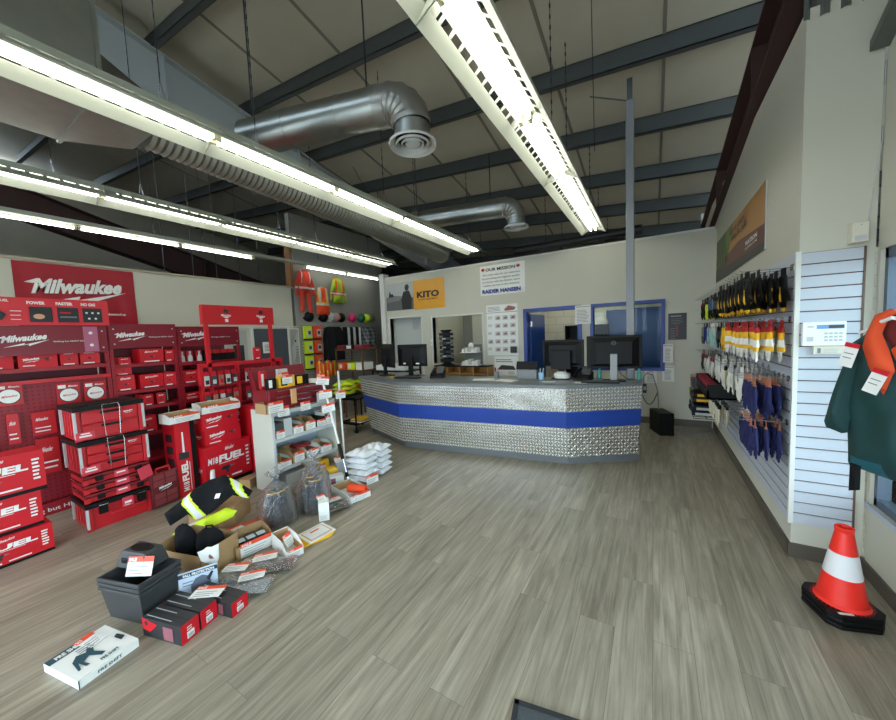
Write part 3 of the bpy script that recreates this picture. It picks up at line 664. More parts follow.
CZ = 1.0
def monitor(label, x, y, rz, w, h, lift, kind, group='computer screens on the counter'):
    r = empty('monitor', (x, y, CZ), rz, label, 'monitor', group)
    # back of the screen faces the viewer (-Y)
    g = G(); g.box(-w / 2, w / 2, 0, .022, lift, lift + h, BLACK)
    g.hexa([(-w * .32, -.03, lift + h * .15), (w * .32, -.03, lift + h * .15), (w * .45, 0, lift + h * .06), (-w * .45, 0, lift + h * .06), (-w * .32, -.03, lift + h * .8), (w * .32, -.03, lift + h * .8), (w * .45, 0, lift + h * .94), (-w * .45, 0, lift + h * .94)], BLACK)
    p = Pan(g, (-w / 2, -.03, lift), (1, 0, 0), (0, 0, 1))
    if kind == 'dell':
        p.disc(w / 2, h * .78, .026, MGREY, n=20); p.disc(w / 2, h * .78, .022, BLACK, n=20); p.text('DELL', w / 2, h * .78 - .006, .012, MGREY, center=True)
    if kind == 'tags': p.rect(w * .22, h * .1, w * .31, h * .16, PAPER); p.rect(w * .66, h * .1, w * .78, h * .16, PAPER)
    if kind == 'box': p.rect(w * .25, h * .2, w * .27, h * .22, MGREY)
    g.done('casing', r, bevel=.005)
    g = G(); g.box(-w / 2 + .012, w / 2 - .012, .0225, .0235, lift + .015, lift + h - .015, M('dark_screen', (14, 16, 20), .15)); g.done('screen', r)
    sm = M('stand_grey', (150, 152, 154), .4) if kind == 'dell' else BLACK
    g = G(); g.box(-.04, .04, -.07, -.03, .01, lift + h * .45, sm); g.done('stand', r, bevel=.008)
    g = G()
    if kind == 'dell': g.lathe([(0, 0), (.14, 0), (.14, .01), (.04, .018), (0, .018)], BLACK, (0, -.03, 0), 24)
    else: g.box(-.12, .12, -.13, .07, 0, .014, BLACK)
    g.done('foot', r, bevel=.004)
    if kind == 'box':
        g = G(); g.box(-.13, .13, -.1, -.031, lift - .02, lift + h * .62, BLACK); g.done('thin_client', r, bevel=.006)
        g = G(); g.lathe([(0, 0), (.1, 0), (.11, .05), (.05, .09), (0, .09)], WHITE, (0, -.03, .014), 20); g.done('swivel_base', r, smooth=40)
    g = G(); g.tube([(0, -.04, lift + h * .3), (.08, -.1, lift * .6), (.16, -.05, .02), (.22, .02, .012)], .004, BLACK, 5); g.done('cable', r)
    return r
monitor('black monitor at the left end of the counter turned sideways', -3.92, 4.55, math.radians(-25), .5, .40, .14, 'plain')
monitor('black monitor with two small white tags on its back', -3.42, 4.58, math.radians(4), .56, .36, .16, 'tags')
monitor('black monitor on a white swivel base with a box on its back', -1.05, 4.77, math.radians(-4), .55, .36, .16, 'box')
monitor('large black monitor with round badge on a grey stand', -.42, 4.70, math.radians(6), .62, .41, .15, 'dell')
# small things on the counter
r = empty('card_terminal', (-1.5, 4.62, CZ), 0, 'black tablet till leaning on a grey stand', 'tablet')
g = G(); g.hexa([(-.15, -.01, .13), (.15, -.01, .13), (.15, .01, .13), (-.15, .01, .13), (-.15, .03, .24), (.15, .03, .24), (.15, .05, .24), (-.15, .05, .24)], BLACK); g.done('screen', r, bevel=.003)
g = G(); g.box(-.14, .14, -.02, .1, 0, .13, MGREY); g.done('stand', r, bevel=.006)
def pot(label, x, y, cols, pm, h=.09):
    r = empty('pen_pot', (x, y, CZ), 0, label, 'pen pot', 'pen pots on the counter')
    g = G(); g.lathe([(0, 0), (.035, 0), (.038, h), (.034, h), (.032, .006), (0, .006)], pm, n=16); g.done('pot', r, smooth=40)
    for i, c in enumerate(cols):
        t = i * 2.2; g = G(); g.tube([(.01 * math.cos(t), .01 * math.sin(t), .01), (.03 * math.cos(t), .03 * math.sin(t), .15)], .005, c, 6); g.done('pen', r)
pot('clear pot of red and dark pens near the middle of the counter', -1.95, 4.62, [RED, INK, RED, WHITE, INK], MGREY)
pot('blue pot of pale pens beside the tablet till', -1.3, 4.62, [LGREY, M('pale_blue', (150, 186, 216), .5), LGREY, MC['pale_blue']], MC['pale_blue'])
def phone(label, x, y, rz):
    r = empty('desk_phone', (x, y, CZ), rz, label, 'telephone', 'black desk phones')
    g = G(); g.hexa([(-.1, -.1, 0), (.1, -.1, 0), (.1, .1, 0), (-.1, .1, 0), (-.1, -.1, .03), (.1, -.1, .03), (.1, .1, .1), (-.1, .1, .1)], BLACK); g.done('base', r, bevel=.005)
    g = G(); g.tube([(-.07, -.09, .055), (-.075, 0, .1), (-.07, .1, .13)], [.024, .016, .024], BLACK, 10); g.done('handset', r, smooth=50)
    g = G(); g.hexa([(-.02, .0, .07), (.09, .0, .07), (.09, .09, .105), (-.02, .09, .105), (-.02, -.01, .075), (.09, -.01, .075), (.09, .07, .17), (-.02, .07, .17)], DGREY); g.done('display', r)
phone('black desk phone right of the tagged monitor', -2.85, 4.45, .3)
phone('black desk phone beneath the large badged monitor', -.78, 4.7, -.2)
def sheet(label, x, y, rz, w, h, z=CZ, m=PAPER):
    g = G(); g.box(-w / 2, w / 2, -h / 2, h / 2, 0.0005, .0025, m); tag(g.done('paper_sheet', loc=(x, y, z), rz=rz), label, 'paper', 'papers lying on the counter')
sheet('white sheet lying left of the red pens', -2.06, 4.42, .3, .3, .21); sheet('white sheet lying right of the red pens', -1.72, 4.4, -.2, .28, .2)
sheet('small white slip under the swivel base monitor', -1.15, 4.42, .1, .16, .1); sheet('small white slip before the large monitor', -.76, 4.42, -.1, .15, .1)
def kb(label, x, y, rz):
    g = G(); g.box(-.21, .21, -.07, .07, 0, .018, BLACK)
    for i in range(14):
        for j in range(4): g.box(-.2 + i * .029, -.175 + i * .029, -.06 + j * .03, -.035 + j * .03, .018, .024, DGREY)
    tag(g.done('keyboard', loc=(x, y, CZ), rz=rz), label, 'keyboard', 'keyboards on the counter')
kb('black keyboard in front of the tagged monitor', -3.32, 4.3, .1); kb('black keyboard below the large badged monitor', -.55, 4.4 + .08, .1)
g = G(); g.box(-.04, .04, -.04, .04, 0, .012, YEL); tag(g.done('sticky_notes', loc=(-3.66, 4.36, CZ), rz=.3), 'pad of yellow sticky notes between the two left monitors', 'note pad')
def bottle(label, x, y, m, h=.14):
    g = G(); g.lathe([(0, 0), (.025, 0), (.027, h * .6), (.012, h * .8), (.012, h), (0, h)], m, n=14); tag(g.done('small_bottle', loc=(x, y, CZ), smooth=40), label, 'bottle', 'small bottles on the counter')
TEAL = M('teal_liquid', (60, 150, 140), .4)
bottle('small teal bottle left of the steel post', -.62 + .02, 4.84, TEAL); bottle('small teal bottle right of the steel post', -.15, 4.84, TEAL)

# cubby shelf below the pass-through with displays on it
r = empty('cubby_shelf', (-4.2, 6.42, 0), 0, 'low pine cubby shelf of pigeonholes below the pass-through', 'shelf')
PINE = M('pine', (186, 138, 78), .55, noise=.1, nscale=6)
g = G(); W = 1.3; g.box(0, W, 0, .3, .96, .985, BLACK); g.box(0, W, 0, .3, .02, .05, PINE); [g.box(0, W, .01, .3, z, z + .018, PINE) for z in (.65, .8, .3)]
for i in range(5): g.box(i * (W - .02) / 4, i * (W - .02) / 4 + .02, 0, .3, 0, .96, PINE)
g.box(0, W, .29, .3, 0, .96, PINE); g.done('carcass', r)
for i in range(4):
    g = G(); a = i * .32 + .03; [g.box(a + .01 + .004 * j, a + .26, .02 + .005 * j, .27, .671 + j * .008, .678 + j * .008, PAPER) for j in range(3 + i % 2)]
    tag(g.done('paper_stack', loc=(-4.2, 6.42, 0)), 'stack of white forms in a pigeonhole, %s' % ['leftmost', 'second from left', 'second from right', 'rightmost'][i], 'papers', 'forms in the pine cubby')
r = empty('eyewear_spinner', (-3.93, 6.56, .985), 0, 'tall black spinner rack packed with safety glasses', 'display rack')
g = G(); g.lathe([(0, 0), (.14, 0), (.14, .02), (.085, .03), (.085, .74), (.12, .75), (.12, .78), (0, .78)], BLACK, n=12); g.done('stand', r)
g = G(); random.seed(3)
for k in range(4):
    a = k * PI / 2 + .5
    for j in range(7):
        z = .08 + j * .095; cx, cy = .1 * math.cos(a), .1 * math.sin(a)
        T = Matrix.Translation((cx * 1.2, cy * 1.2, z)) @ Matrix.Rotation(a + PI / 2, 4, 'Z') @ Matrix.Scale(1.5, 4)
        g.box(-.075, .075, -.02, .02, 0, .04, [BLACK, DGREY, INK][j % 3], T); g.box(-.06, -.01, -.024, .024, .012, .03, [LGREY, BLACK][(j + k) % 2], T)
g.done('glasses', r)
r = empty('wire_display', (-3.34, 6.58, .985), 0, 'two-tier white counter display holding small first aid packs', 'display rack')
g = G(); g.box(-.2, .2, -.12, .12, 0, .015, WHITE); g.box(-.2, .2, -.12, .12, .27, .285, WHITE); [g.box(x, x + .012, .1, .12, 0, .45, MGREY) for x in (-.2, .188)]; g.box(-.2, .2, .11, .12, 0, .44, MGREY); g.done('frame', r)
g = G()
for t in (0.015, .285):
    for i in range(5): g.box(-.18 + i * .075, -.12 + i * .075, -.09, .06, t, t + .07 + .05 * ((i * 7) % 3) / 2, [WHITE, PAPER, BEIGE][i % 3])
g.lathe([(0, .36), (.05, .37), (.06, .43), (.03, .48), (0, .48)], WHITE, n=12); g.done('packs', r)
# shelves and hard hats in the office
r = empty('book_shelf', (-1.93, 8.6, 0), 0, 'black shelving standing in the office beyond the blue door', 'shelf')
g = G(); [g.box(x, x + .03, 0, .4, 0, 1.75, BLACK) for x in (.1, 1.0)]; [g.box(.1, 1.03, 0, .4, z, z + .025, BLACK) for z in (.3, .7, 1.1, 1.42, 1.73)]; g.box(.1, 1.03, .38, .4, 0, 1.75, BLACK); g.done('carcass', r)
HH = M('white_helmet', (226, 226, 222), .35)
def hat(label, x, y, z, m, s=1., face=0., group='hard hats', wall=False):
    r = empty('hard_hat', (x, y, z), face, label, 'hard hat', group)
    T = Matrix.Rotation(PI / 2 * .8, 4, 'Y') @ Matrix.Scale(.85, 4) if wall else Matrix.Identity(4)
    prof = [(.145 * s, 0), (.142 * s, .03 * s), (.13 * s, .075 * s), (.1 * s, .115 * s), (.055 * s, .14 * s), (0, .147 * s)]
    g = G(); g.lathe([(a, b) for a, b in prof], m, n=24, T=T); g.add([T @ Vector(p) for p in [(-.013 * s, -.12 * s, .075 * s), (.013 * s, -.12 * s, .075 * s), (.013 * s, 0, .155 * s), (-.013 * s, 0, .155 * s), (.013 * s, .12 * s, .075 * s), (-.013 * s, .12 * s, .075 * s)]], [(0, 1, 2, 3), (3, 2, 4, 5)], m); g.done('shell', r, smooth=50)
    g = G(); n = 24; vs = []
    for k in range(n):
        t = 2 * PI * k / n; b = .012 + (.05 * max(0, -math.sin(t)) ** 2)
        vs += [(.143 * s * math.cos(t), .143 * s * math.sin(t), .0), ((.143 * s + b * s) * math.cos(t), (.143 * s + b * s) * math.sin(t), -.008 * s)]
    g.add(vs, [(2 * k, 2 * k + 1, (2 * k + 3) % (2 * n), (2 * k + 2) % (2 * n)) for k in range(n)], m, T); g.done('brim', r)
hat('white hard hat on top of the office shelf seen through the blue door', -1.45, 8.8, 1.76, HH, 1.15, group='white hard hats in the office'); hat('white hard hat on the office shelf seen through the window', -1.06, 8.78, 1.76, HH, 1.15, group='white hard hats in the office')
poster('wall_sign', (-1.35, 9.3, 1.75), (1, 0, 0), .4, .3, 'white framed sheet above the office shelf', 'poster', WHITE)
g = G()
for j in range(3): g.box(-1.55, -1.48, 7.05 + j * .02, 7.06, 1.5 + j * .2, 1.62 + j * .2, WHITE)
# ------------------------------------------------------------------ signs on the back wall
def sheetmesh(name, o, u, W, H, m, label, cat, fn=None, rip=.01, nx=24, ny=10, bump=1):
    """hung vinyl banner with slight ripples; print follows as flat shapes in front"""
    o = Vector(o); u = Vector(u); v = Vector((0, 0, 1)); n = u.cross(v)
    g = G(); vs = []
    for j in range(ny + 1):
        for i in range(nx + 1):
            a, b = W * i / nx, H * j / ny; d = .004 + rip * (.5 + .5 * math.sin(i * .9 + j * .35)) * (1 - abs(2 * j / ny - 1) ** 3 * .6)
            vs.append(o + u * a + v * b + n * d)
    g.add(vs, [(j * (nx + 1) + i, j * (nx + 1) + i + 1, (j + 1) * (nx + 1) + i + 1, (j + 1) * (nx + 1) + i) for j in range(ny) for i in range(nx)], m)
    k = len(vs); g.add([o, o + u * W, o + u * W + v * H, o + v * H], [(0, 3, 2, 1)], m)
    if fn: fn(Pan(g, o + n * (.006 + rip), u, v), W, H)
    return tag(g.done(name, smooth=30), label, cat)
def f_miss(p, W, H):
    NB = M('ink_navy', (40, 52, 140), .5); R_ = M('maple_red', (200, 30, 36), .5)
    leaf = [(0, -.5), (.05, -.2), (.32, -.26), (.27, -.14), (.5, .05), (.42, .1), (.46, .28), (.3, .24), (.24, .34), (.14, .2), (.18, .42), (.1, .37), (0, .55)]
    leaf = leaf + [(-a, b) for a, b in leaf[::-1][1:-1]]
    for cx in (.075, .865): p.poly([(W * cx + a * .09, H * .86 + b * .09) for a, b in leaf], R_)
    p.text('OUR MISSION', W * .14, H * .81, H * .1, INK, w=W * .66, bold=.03)
    for i, t in enumerate(('We create value for our customers', 'by providing the highest quality', 'products with the fastest, most', 'reliable service in the industry.')): p.text(t, W * .06, H * (.66 - i * .12), H * .055, INKG, w=W * .84)
    p.text('RAIDER HANSEN', W * .05, H * .07, H * .12, NB, w=W * .86, bold=.05)
sheetmesh('mission_banner', (-3.15, YB - .001, 2.44), (1, 0, 0), .97, .61, WHITE, 'white banner headed our mission between red maple leaves', 'banner', f_miss, .004)
KITOM = M('amber_vinyl', (222, 158, 40), .35)
def f_kito(p, W, H):
    p.text('KITO', W * .12, H * .40, H * .2, INK, w=W * .72, bold=.05); p.text('LIFTING EQUIPMENT', W * .17, H * .3, H * .05, INK, w=W * .62)
sheetmesh('kito_banner'.replace('kito', 'amber'), (-4.9, YB - .001, 2.28), (1, 0, 0), .86, .68, KITOM, 'amber vinyl banner with heavy black lettering', 'banner', f_kito, .01)
def f_photo(p, W, H):
    a = M('photo_sky', (176, 178, 178), .5); b = M('photo_ground', (92, 94, 94), .5); k = M('photo_dark', (36, 37, 38), .5)
    p.rect(0, H * .4, W, H, a); p.rect(0, 0, W, H * .42, b); p.poly([(0, H * .3), (W * .5, H * .35), (W * .6, H * .5), (W * .3, H * .55), (0, H * .5)], MC['mid_grey'])
    p.poly([(W * .1, H * .5), (W * .14, H * .72), (W * .2, H * .6), (W * .26, H * .62), (W * .3, H * .5)], k)
    p.poly([(W * .6, 0), (W * .57, H * .4), (W * .66, H * .66), (W * .86, H * .68), (W * .95, H * .4), (W * .92, 0)], k); p.disc(W * .78, H * .76, W * .07, k); p.poly([(W * .7, H * .78), (W * .87, H * .78), (W * .84, H * .9), (W * .74, H * .9)], k)
poster('photo_panel', (-5.73, YB, 2.3), (1, 0, 0), .83, .66, 'black and white photo of a worker beside the amber banner', 'poster', LGREY, f_photo, .02)
def f_cat(p, W, H):
    rd = M('thumb_red', (150, 92, 84), .5)
    p.lines(.03, H * .88, W * .5, H * .98, 4, INKG); p.poly([(W * .58, H * .9), (W * .72, H * .97), (W * .95, H * .93), (W * .9, H * .88), (W * .62, H * .87)], rd); p.rect(0, H * .845, W, H * .852, INK)
    for j in range(5):
        y = H * (.70 - j * .155)
        for i in range(4):
            if i == 0 and j != 3: p.lines(.03, y + .03, W * .2, y + .09, 3, INKG); continue
            x = W * (.05 + i * .24)
            if i == 3 and j == 4: p.rect(x, y - .03, x + W * .2, y + .1, INK); continue
            p.rect(x, y, x + W * .17, y + H * .085, LGREY); p.poly([(x + .015, y + .02), (x + .06, y + .065), (x + .1, y + .05), (x + .085, y + .02)], rd)
poster('product_chart', (-3.03, YB, 1.18), (1, 0, 0), .68, 1.05, 'white chart of small product pictures left of the blue door', 'poster', WHITE, f_cat, .006)
def f_cat2(p, W, H): p.lines(.03, H * .7, W * .9, H * .9, 2, INK); p.poly([(W * .1, H * .3), (W * .3, H * .55), (W * .8, H * .5), (W * .9, H * .3)], INK); p.lines(.3, .03, W * .9, H * .25, 3, INKG)
poster('product_flyer', (-2.88, YB, .76), (1, 0, 0), .52, .4, 'smaller white flyer with a car picture below the product chart', 'poster', PAPER, f_cat2)
def f_note(p, W, H):
    bl = M('note_blue', (60, 96, 140), .6); p.rect(.01, H * .9, W - .01, H * .94, bl); p.text('STOP', W / 2, H * .68, H * .12, bl, center=True, w=W * .5); p.text('CHECK IN', W / 2, H * .5, H * .1, bl, center=True, w=W * .7); p.lines(.03, H * .15, W - .03, H * .42, 4, INKG)
def f_lines(p, W, H): p.rect(.01, H * .9, W - .01, H * .93, INKG); p.lines(.03, H * .1, W - .03, H * .8, 9, INKG, .3)
poster('wall_notice', (-1.24, YB - .032, 1.75), (1, 0, 0), .27, .34, 'notice with blue lettering between blue door and window', 'notice', PAPER, f_lines)
poster('wall_notice', (.14, YB - .031, 1.05), (1, 0, 0), .14, .3, 'white notice on the lower right corner of the blue window', 'notice', PAPER, f_lines)
poster('wall_notice', (-.12, YB - .002, .70), (1, 0, 0), .17, .26, 'white notice low under the window, left of a pair', 'notice', PAPER, f_lines)
poster('wall_notice', (.13, YB - .002, .73), (1, 0, 0), .17, .26, 'white notice low under the window, right of a pair', 'notice', PAPER, f_lines)
poster('wall_notice', (-5.88, YB - .06, 1.42), (1, 0, 0), .1, .14, 'tiny note on the white corner post', 'notice', PAPER)
poster('wall_notice', (-5.15, 6.96, 1.8), (1, 0, 0), .3, .3, 'sheet taped to the pale door', 'notice', LGREY, f_lines)
def f_blk(p, W, H):
    p.lines(.03, H * .88, W - .03, H * .94, 1, LGREY); p.lines(.04, H * .6, W - .04, H * .84, 4, MGREY, .2); p.rect(W * .44, H * .12, W * .54, H * .55, M('poster_red', (140, 50, 60), .5)); p.lines(.03, H * .04, W * .4, H * .5, 5, MGREY, .2)
poster('safety_poster', (.21, YB, 1.42), (1, 0, 0), .25, .43, 'black safety poster right of the blue window', 'poster', M('poster_black', (30, 30, 36), .4), f_blk)
g = G(); g.box(-4.455, -4.41, YB - .02, YB, 1.42, 1.56, WHITE); g.box(-4.45, -4.43, YB - .026, YB - .02, 1.47, 1.51, LGREY); tag(g.done('light_switch'), 'white light switch between the two openings', 'switch')
# black box with cable by the wall
r = empty('power_supply', (.11, 6.22, 0), .35, 'black computer tower on the floor behind the counter end', 'computer')
g = G(); g.box(-.1, .1, -.2, .2, 0, .34, BLACK); g.done('casing', r, bevel=.008)
g = G(); g.tube([(0, .1, .34), (.02, .2, .62), (.0, .34, .86), (-.06, .44, .88), (-.1, .46, .8), (-.1, .46, .7)], .008, MGREY, 7); g.done('cable', r, smooth=60)
g = G(); g.box(-.13, -.07, .4, .5, .55, .7, DGREY); g.box(-.12, -.08, .395, .4, .6, .66, LGREY); g.done('adapter', r, bevel=.004)
wire('blue cable lying along the floor by the back wall', [(.3, 6.4, .008), (.45, 6.35, .008), (.6, 6.42, .008), (.75, 6.5, .008)], .007, M('blue_cable', (120, 150, 180), .5))
wire('black cable drooping down the wall behind the counter end', sag((-.2, 6.74, .62), (.06, 6.68, .55), .25), .007, BLACK)

# ------------------------------------------------------------------ glove wall
r = None
def f_glove(p, W, H):
    am = M('art_amber', (178, 132, 78), .45); gr = M('art_green', (70, 84, 50), .45); gr2 = M('art_leaf', (110, 130, 54), .45); br = M('art_brown', (104, 62, 54), .45); dk = M('art_dark', (52, 54, 46), .45)
    p.rect(0, 0, W, H, am); p.rect(0, 0, W * .36, H, gr); p.poly([(W * .2, 0), (W * .36, H * .4), (W * .46, H), (W * .3, H)], gr2)
    p.poly([(0, 0), (0, H * .55), (W * .3, H * .42), (W * .6, H * .5), (W, H * .38), (W, 0)], br); p.poly([(0, 0), (0, H * .3), (W * .3, H * .2), (W, H * .12), (W, 0)], dk)
    for k in range(9): p.poly([(W * (.02 + k * .035), H * .3), (W * (.035 + k * .035), H * .9), (W * (.05 + k * .035), H * .3)], gr2 if k % 2 else dk)
    p.text('GET A GRIP', W * .42, H * .76, H * .09, dk, w=W * .3, bold=.03, shear=.15); p.text('on it all', W * .46, H * .63, H * .1, dk, w=W * .3, bold=.03, shear=.3)
    p.text('WATSON', W * .76, H * .26, H * .07, WHITE, w=W * .18, bold=.04); p.text('GLOVES.COM', W * .76, H * .19, H * .035, WHITE, w=W * .18)
poster('glove_poster', (XR, 6.62, 2.27), (0, -1, 0), 2.62, .58, 'large amber and brown picture panel above the gloves', 'poster', LGREY, f_glove, .012)
g = G(); g.tube([(XR, 8.1, 3.6), (XR - .07, 8.1, 3.6)], [.1, .09], WHITE, 18); tag(g.done('wall_speaker', smooth=40), 'round white fitting high on the glove wall beyond the back wall', 'alarm')
GLV = [(-.045, 0), (-.05, .09), (-.052, .13), (-.075, .16), (-.085, .2), (-.07, .215), (-.05, .19), (-.045, .2), (-.043, .27), (-.024, .275), (-.02, .22), (-.018, .29), (.003, .295), (.006, .225), (.009, .285), (.028, .28), (.03, .22), (.034, .255), (.05, .245), (.052, .17), (.05, .09), (.045, 0)]
def glove(style):
    """pair hanging fingers down from a header card; local z=0 is the peg, outline goes down"""
    cols = {'yb': (BLACK, YEL, BLACK), 'bk': (BLACK, DGREY, BLACK), 'blue': (M('denim_blue', (62, 92, 130), .8), MC['denim_blue'], BLACK), 'lime': (BLACK, LIME, LIME), 'red': (M('wine_knit', (122, 28, 40), .8), BLACK, BLACK),
            'yw': (M('card_red', (170, 30, 36), .6), YEL, WHITE), 'teal': (LGREY, M('mint_knit', (150, 190, 182), .85), MC['mint_knit']), 'ylw': (YEL, YEL, YEL), 'grey': (MGREY, MGREY, DGREY), 'royal': (M('royal_knit', (36, 54, 130), .85), MC['royal_knit'], MC['royal_knit']),
            'white': (LGREY, M('white_knit', (214, 212, 204), .85), MC['white_knit']), 'wr': (MC['wine_knit'], MC['white_knit'], MC['white_knit']), 'navy': (M('tan_card', (176, 112, 84), .7), NAVY, NAVY), 'cream': (BLACK, M('cream_leather', (216, 208, 182), .8), MC['cream_leather'])}[style]
    r = empty('work_glove', (0, 0, 0))
    g = G(); G0 = [(a, -b * .92) for a, b in GLV][::-1]
    def cf(x, y, f): 
        if style == 'yb': return YEL if (x > -.004 and -.2 < y < -.085) or y < -.235 else BLACK
        if style == 'navy': return cols[0] if y > -.015 else NAVY
        if style == 'yw': return cols[0] if y > -.045 else YEL if y > -.095 or (abs(y + .17) < .018) else WHITE
        if y > -.05: return cols[0]
        return cols[1] if y > -.15 else cols[2]
    pillow(g, G0, .011, .014, cf, (0, 0, -.03), (0, 1, 0), (0, 0, 1), fold=.003, fs=60, seed=len(style)); g.done('glove_body', r, smooth=60)
    g = G(); g.box(-.001, .001, -.035, .035, -.05, .02, {'yb': BLACK, 'yw': MC['card_red'] if 'card_red' in MC else RED, 'navy': MC.get('tan_card', CARD)}.get(style, PAPER if style in ('white', 'teal', 'cream') else BLACK)); g.done('header_card', r)
    return r
GP = {}
KIND = {'yb': 'black and yellow work glove', 'bk': 'plain black work glove', 'blue': 'denim blue work glove', 'lime': 'black and lime work glove', 'red': 'wine red and black work glove', 'yw': 'yellow and white glove with red cuff', 'teal': 'mint green knitted glove', 'ylw': 'all yellow leather glove', 'grey': 'grey work glove', 'royal': 'royal blue knitted glove', 'white': 'white knitted glove', 'wr': 'white glove with wine red cuff', 'navy': 'navy glove with tan card', 'cream': 'cream leather glove'}
HK = {}
def hook(y, z, ln, lab):
    if 'h' not in HK:
        g = G(); g.box(0, .006, -.02, .02, -.02, .02, STEEL); g.tube([(0, 0, 0), (-.26, 0, .0), (-.27, 0, .012)], .0022, MGREY, 5)
        HK['h'] = g.done('display_hook'); o = HK['h']
    else:
        o = HK['h'].copy(); COL.objects.link(o)
    o.location = (XR - .026, y, z); tag(o, lab, 'hook', 'hooks on the glove wall')
def peg(style, y, z, n, rowname, nth, x0=.79, dx=-.065, sc=.93):
    for k in range(n):
        if style not in GP: GP[style] = glove(style); r = GP[style]
        else: r = copy_tree(GP[style])
        r.location = (x0 - .02 + dx * k - .01 * random.random(), y + random.uniform(-.012, .012), z + .0 - random.random() * .012); r.rotation_euler = (0, random.uniform(-.05, .05), random.uniform(-.25, .25)); r.scale = (sc, sc, sc)
        tag(r, '%s, %s, %s hook from the corner, %s' % (KIND[style], rowname, ORD[nth], {2: ['innermost', 'outermost'], 3: ['innermost', 'middle one', 'outermost'], 4: ['innermost', 'second from wall', 'third from wall', 'outermost']}[n][k]), 'glove', 'work gloves hanging on the glove wall')
    hook(y, z + .012, n, 'steel hook holding gloves, %s, %s from the corner' % (rowname, ORD[nth]))
R1 = ['yb'] * 7 + ['yb', 'yb', 'ylw', 'yb', 'bk', 'bk', 'bk', 'grey', 'blue', 'blue', 'lime', 'lime', 'red', 'red', 'red']
for i, s in enumerate(R1): peg(s, 3.25 + i * .15, 2.0, 4 if i < 8 else 3, 'top row', i)
R2 = ['yw'] * 8 + ['ylw', 'ylw', 'bk', 'bk', 'teal', 'teal', 'teal', 'teal', 'teal', 'royal', 'royal', 'grey', 'grey']
for i, s in enumerate(R2): peg(s, 3.25 + i * .155, 1.65, 3, 'second row', i)
R3 = ['navy'] * 4 + ['white'] * 4 + ['cream', 'white', 'grey', 'white', 'white', 'wr', 'wr', 'white', 'wr', 'wr', 'red', 'red']
for i, s in enumerate(R3): peg(s, 3.25 + i * .10 if i < 4 else 3.72 + (i - 4) * .17, 1.27 if i > 3 else 1.24, 3, 'third row', i)
for i in range(5): peg('navy', 3.25 + i * .11, .93, 3, 'lowest row', i)
for i in range(2): peg('white', 3.84 + i * .11, .92, 2, 'lowest row', i + 5)
for i in range(6): peg('cream', 4.7 + i * .15, .80, 2, 'lowest row', i + 7, x0=.72)
r = empty('glove_bin', (XR - .03, 4.6, .84), 0, 'black wire bin of wine red gloves on the glove wall', 'display bin')
g = G(); g.box(-.3, 0, 0, 1.1, 0, .02, BLACK); g.box(-.3, -.28, 0, 1.1, 0, .1, BLACK); g.box(-.3, 0, 0, .02, 0, .16, BLACK); g.box(-.3, 0, 1.08, 1.1, 0, .16, BLACK); g.done('tray', r)
for k in range(8):
    g = G(); pillow(g, [(0, 0), (.1, 0), (.11, .14), (.0, .15)], .02, .03, lambda x, y, f: MC['wine_knit'], (XR - .3, 4.65 + k * .13, .865), (.9, .3, 0), (-.2, 0, 1)); tag(g.done('folded_glove', smooth=60), 'wine red glove standing in the black wire bin, %s from its near end' % ORD[k], 'glove', 'wine red gloves in the wire bin')
r = empty('wire_shelf', (XR - .03, 5.95, .3), 0, 'wire basket shelf at the far low end of the glove wall', 'shelf')
g = G()
for zz in (.02, .2, .42): 
    for k in range(6): g.tube([(-.3, k * .13, zz), (0, k * .13, zz)], .004, STEEL, 5)
    for xx in (-.3, -.15, 0): g.tube([(xx, 0, zz), (xx, .66, zz)], .005, STEEL, 5)
g.done('basket', r)
PK = [('dark knee pad pack', BLACK), ('navy and red boot pack', NAVY), ('black pouch with yellow stripe', BLACK), ('olive glove pack', M('olive', (120, 130, 60), .7)), ('dark grey sleeve pack', DGREY), ('pale pink sleeve pack', M('pink_pack', (196, 160, 160), .6))]
for i, (nm, m) in enumerate(PK):
    for j in range(2):
        z = .345 + (i // 2) * .2 + j * .075 - (.0 if i < 2 else .005); 
        g = G(); g.box(-.14, .14, -.14, .14, 0, .06, m); g.box(-.1, .1, -.142, -.14, .01, .045, [LGREY, RED, YEL][i % 3]); tag(g.done('glove_pack', loc=(XR - .2, 6.12 + (i % 2) * .31, z + .005), bevel=.015, rz=random.uniform(-.1, .1)), '%s stacked on the wire shelf, %s' % (nm, ['lower', 'upper'][j]), 'pack', 'packs on the wire shelf')
# alarm keypad, sensor, thermostat
r = empty('alarm_keypad', (.845, 3.181, 1.47), 0, 'white alarm keypad with small display on the slat panel', 'keypad')
g = G(); g.box(0, .2, -.03, 0, .01, .165, WHITE); p = Pan(g, (0, -.03, .01), (1, 0, 0), (0, 0, 1)); p.rect(.065, .11, .19, .135, M('lcd_blue', (110, 150, 200), .3)); p.rect(.12, .113, .187, .132, DGREY)
for i in range(4):
    for j in range(3): p.rect(.1 + i * .022, .03 + j * .022, .116 + i * .022, .042 + j * .022, LGREY, False)
p.rect(.02, .03, .05, .06, LGREY); p.rect(.02, .12, .05, .13, LGREY); g.done('casing', r, bevel=.004)
g = G(); g.box(.055, .2, -.024, 0, -.045, .008, M('ivory_plastic', (214, 210, 192), .5)); p = Pan(g, (.055, -.024, -.045), (1, 0, 0), (0, 0, 1)); p.rect(.018, .008, .034, .04, INKG); p.lines(.045, .01, .12, .042, 3, LGREY); g.done('lower_panel', r, bevel=.003)
r = empty('motion_sensor', (1.05, 3.19, 2.11), 0, 'ivory motion sensor above the slat panel', 'sensor')
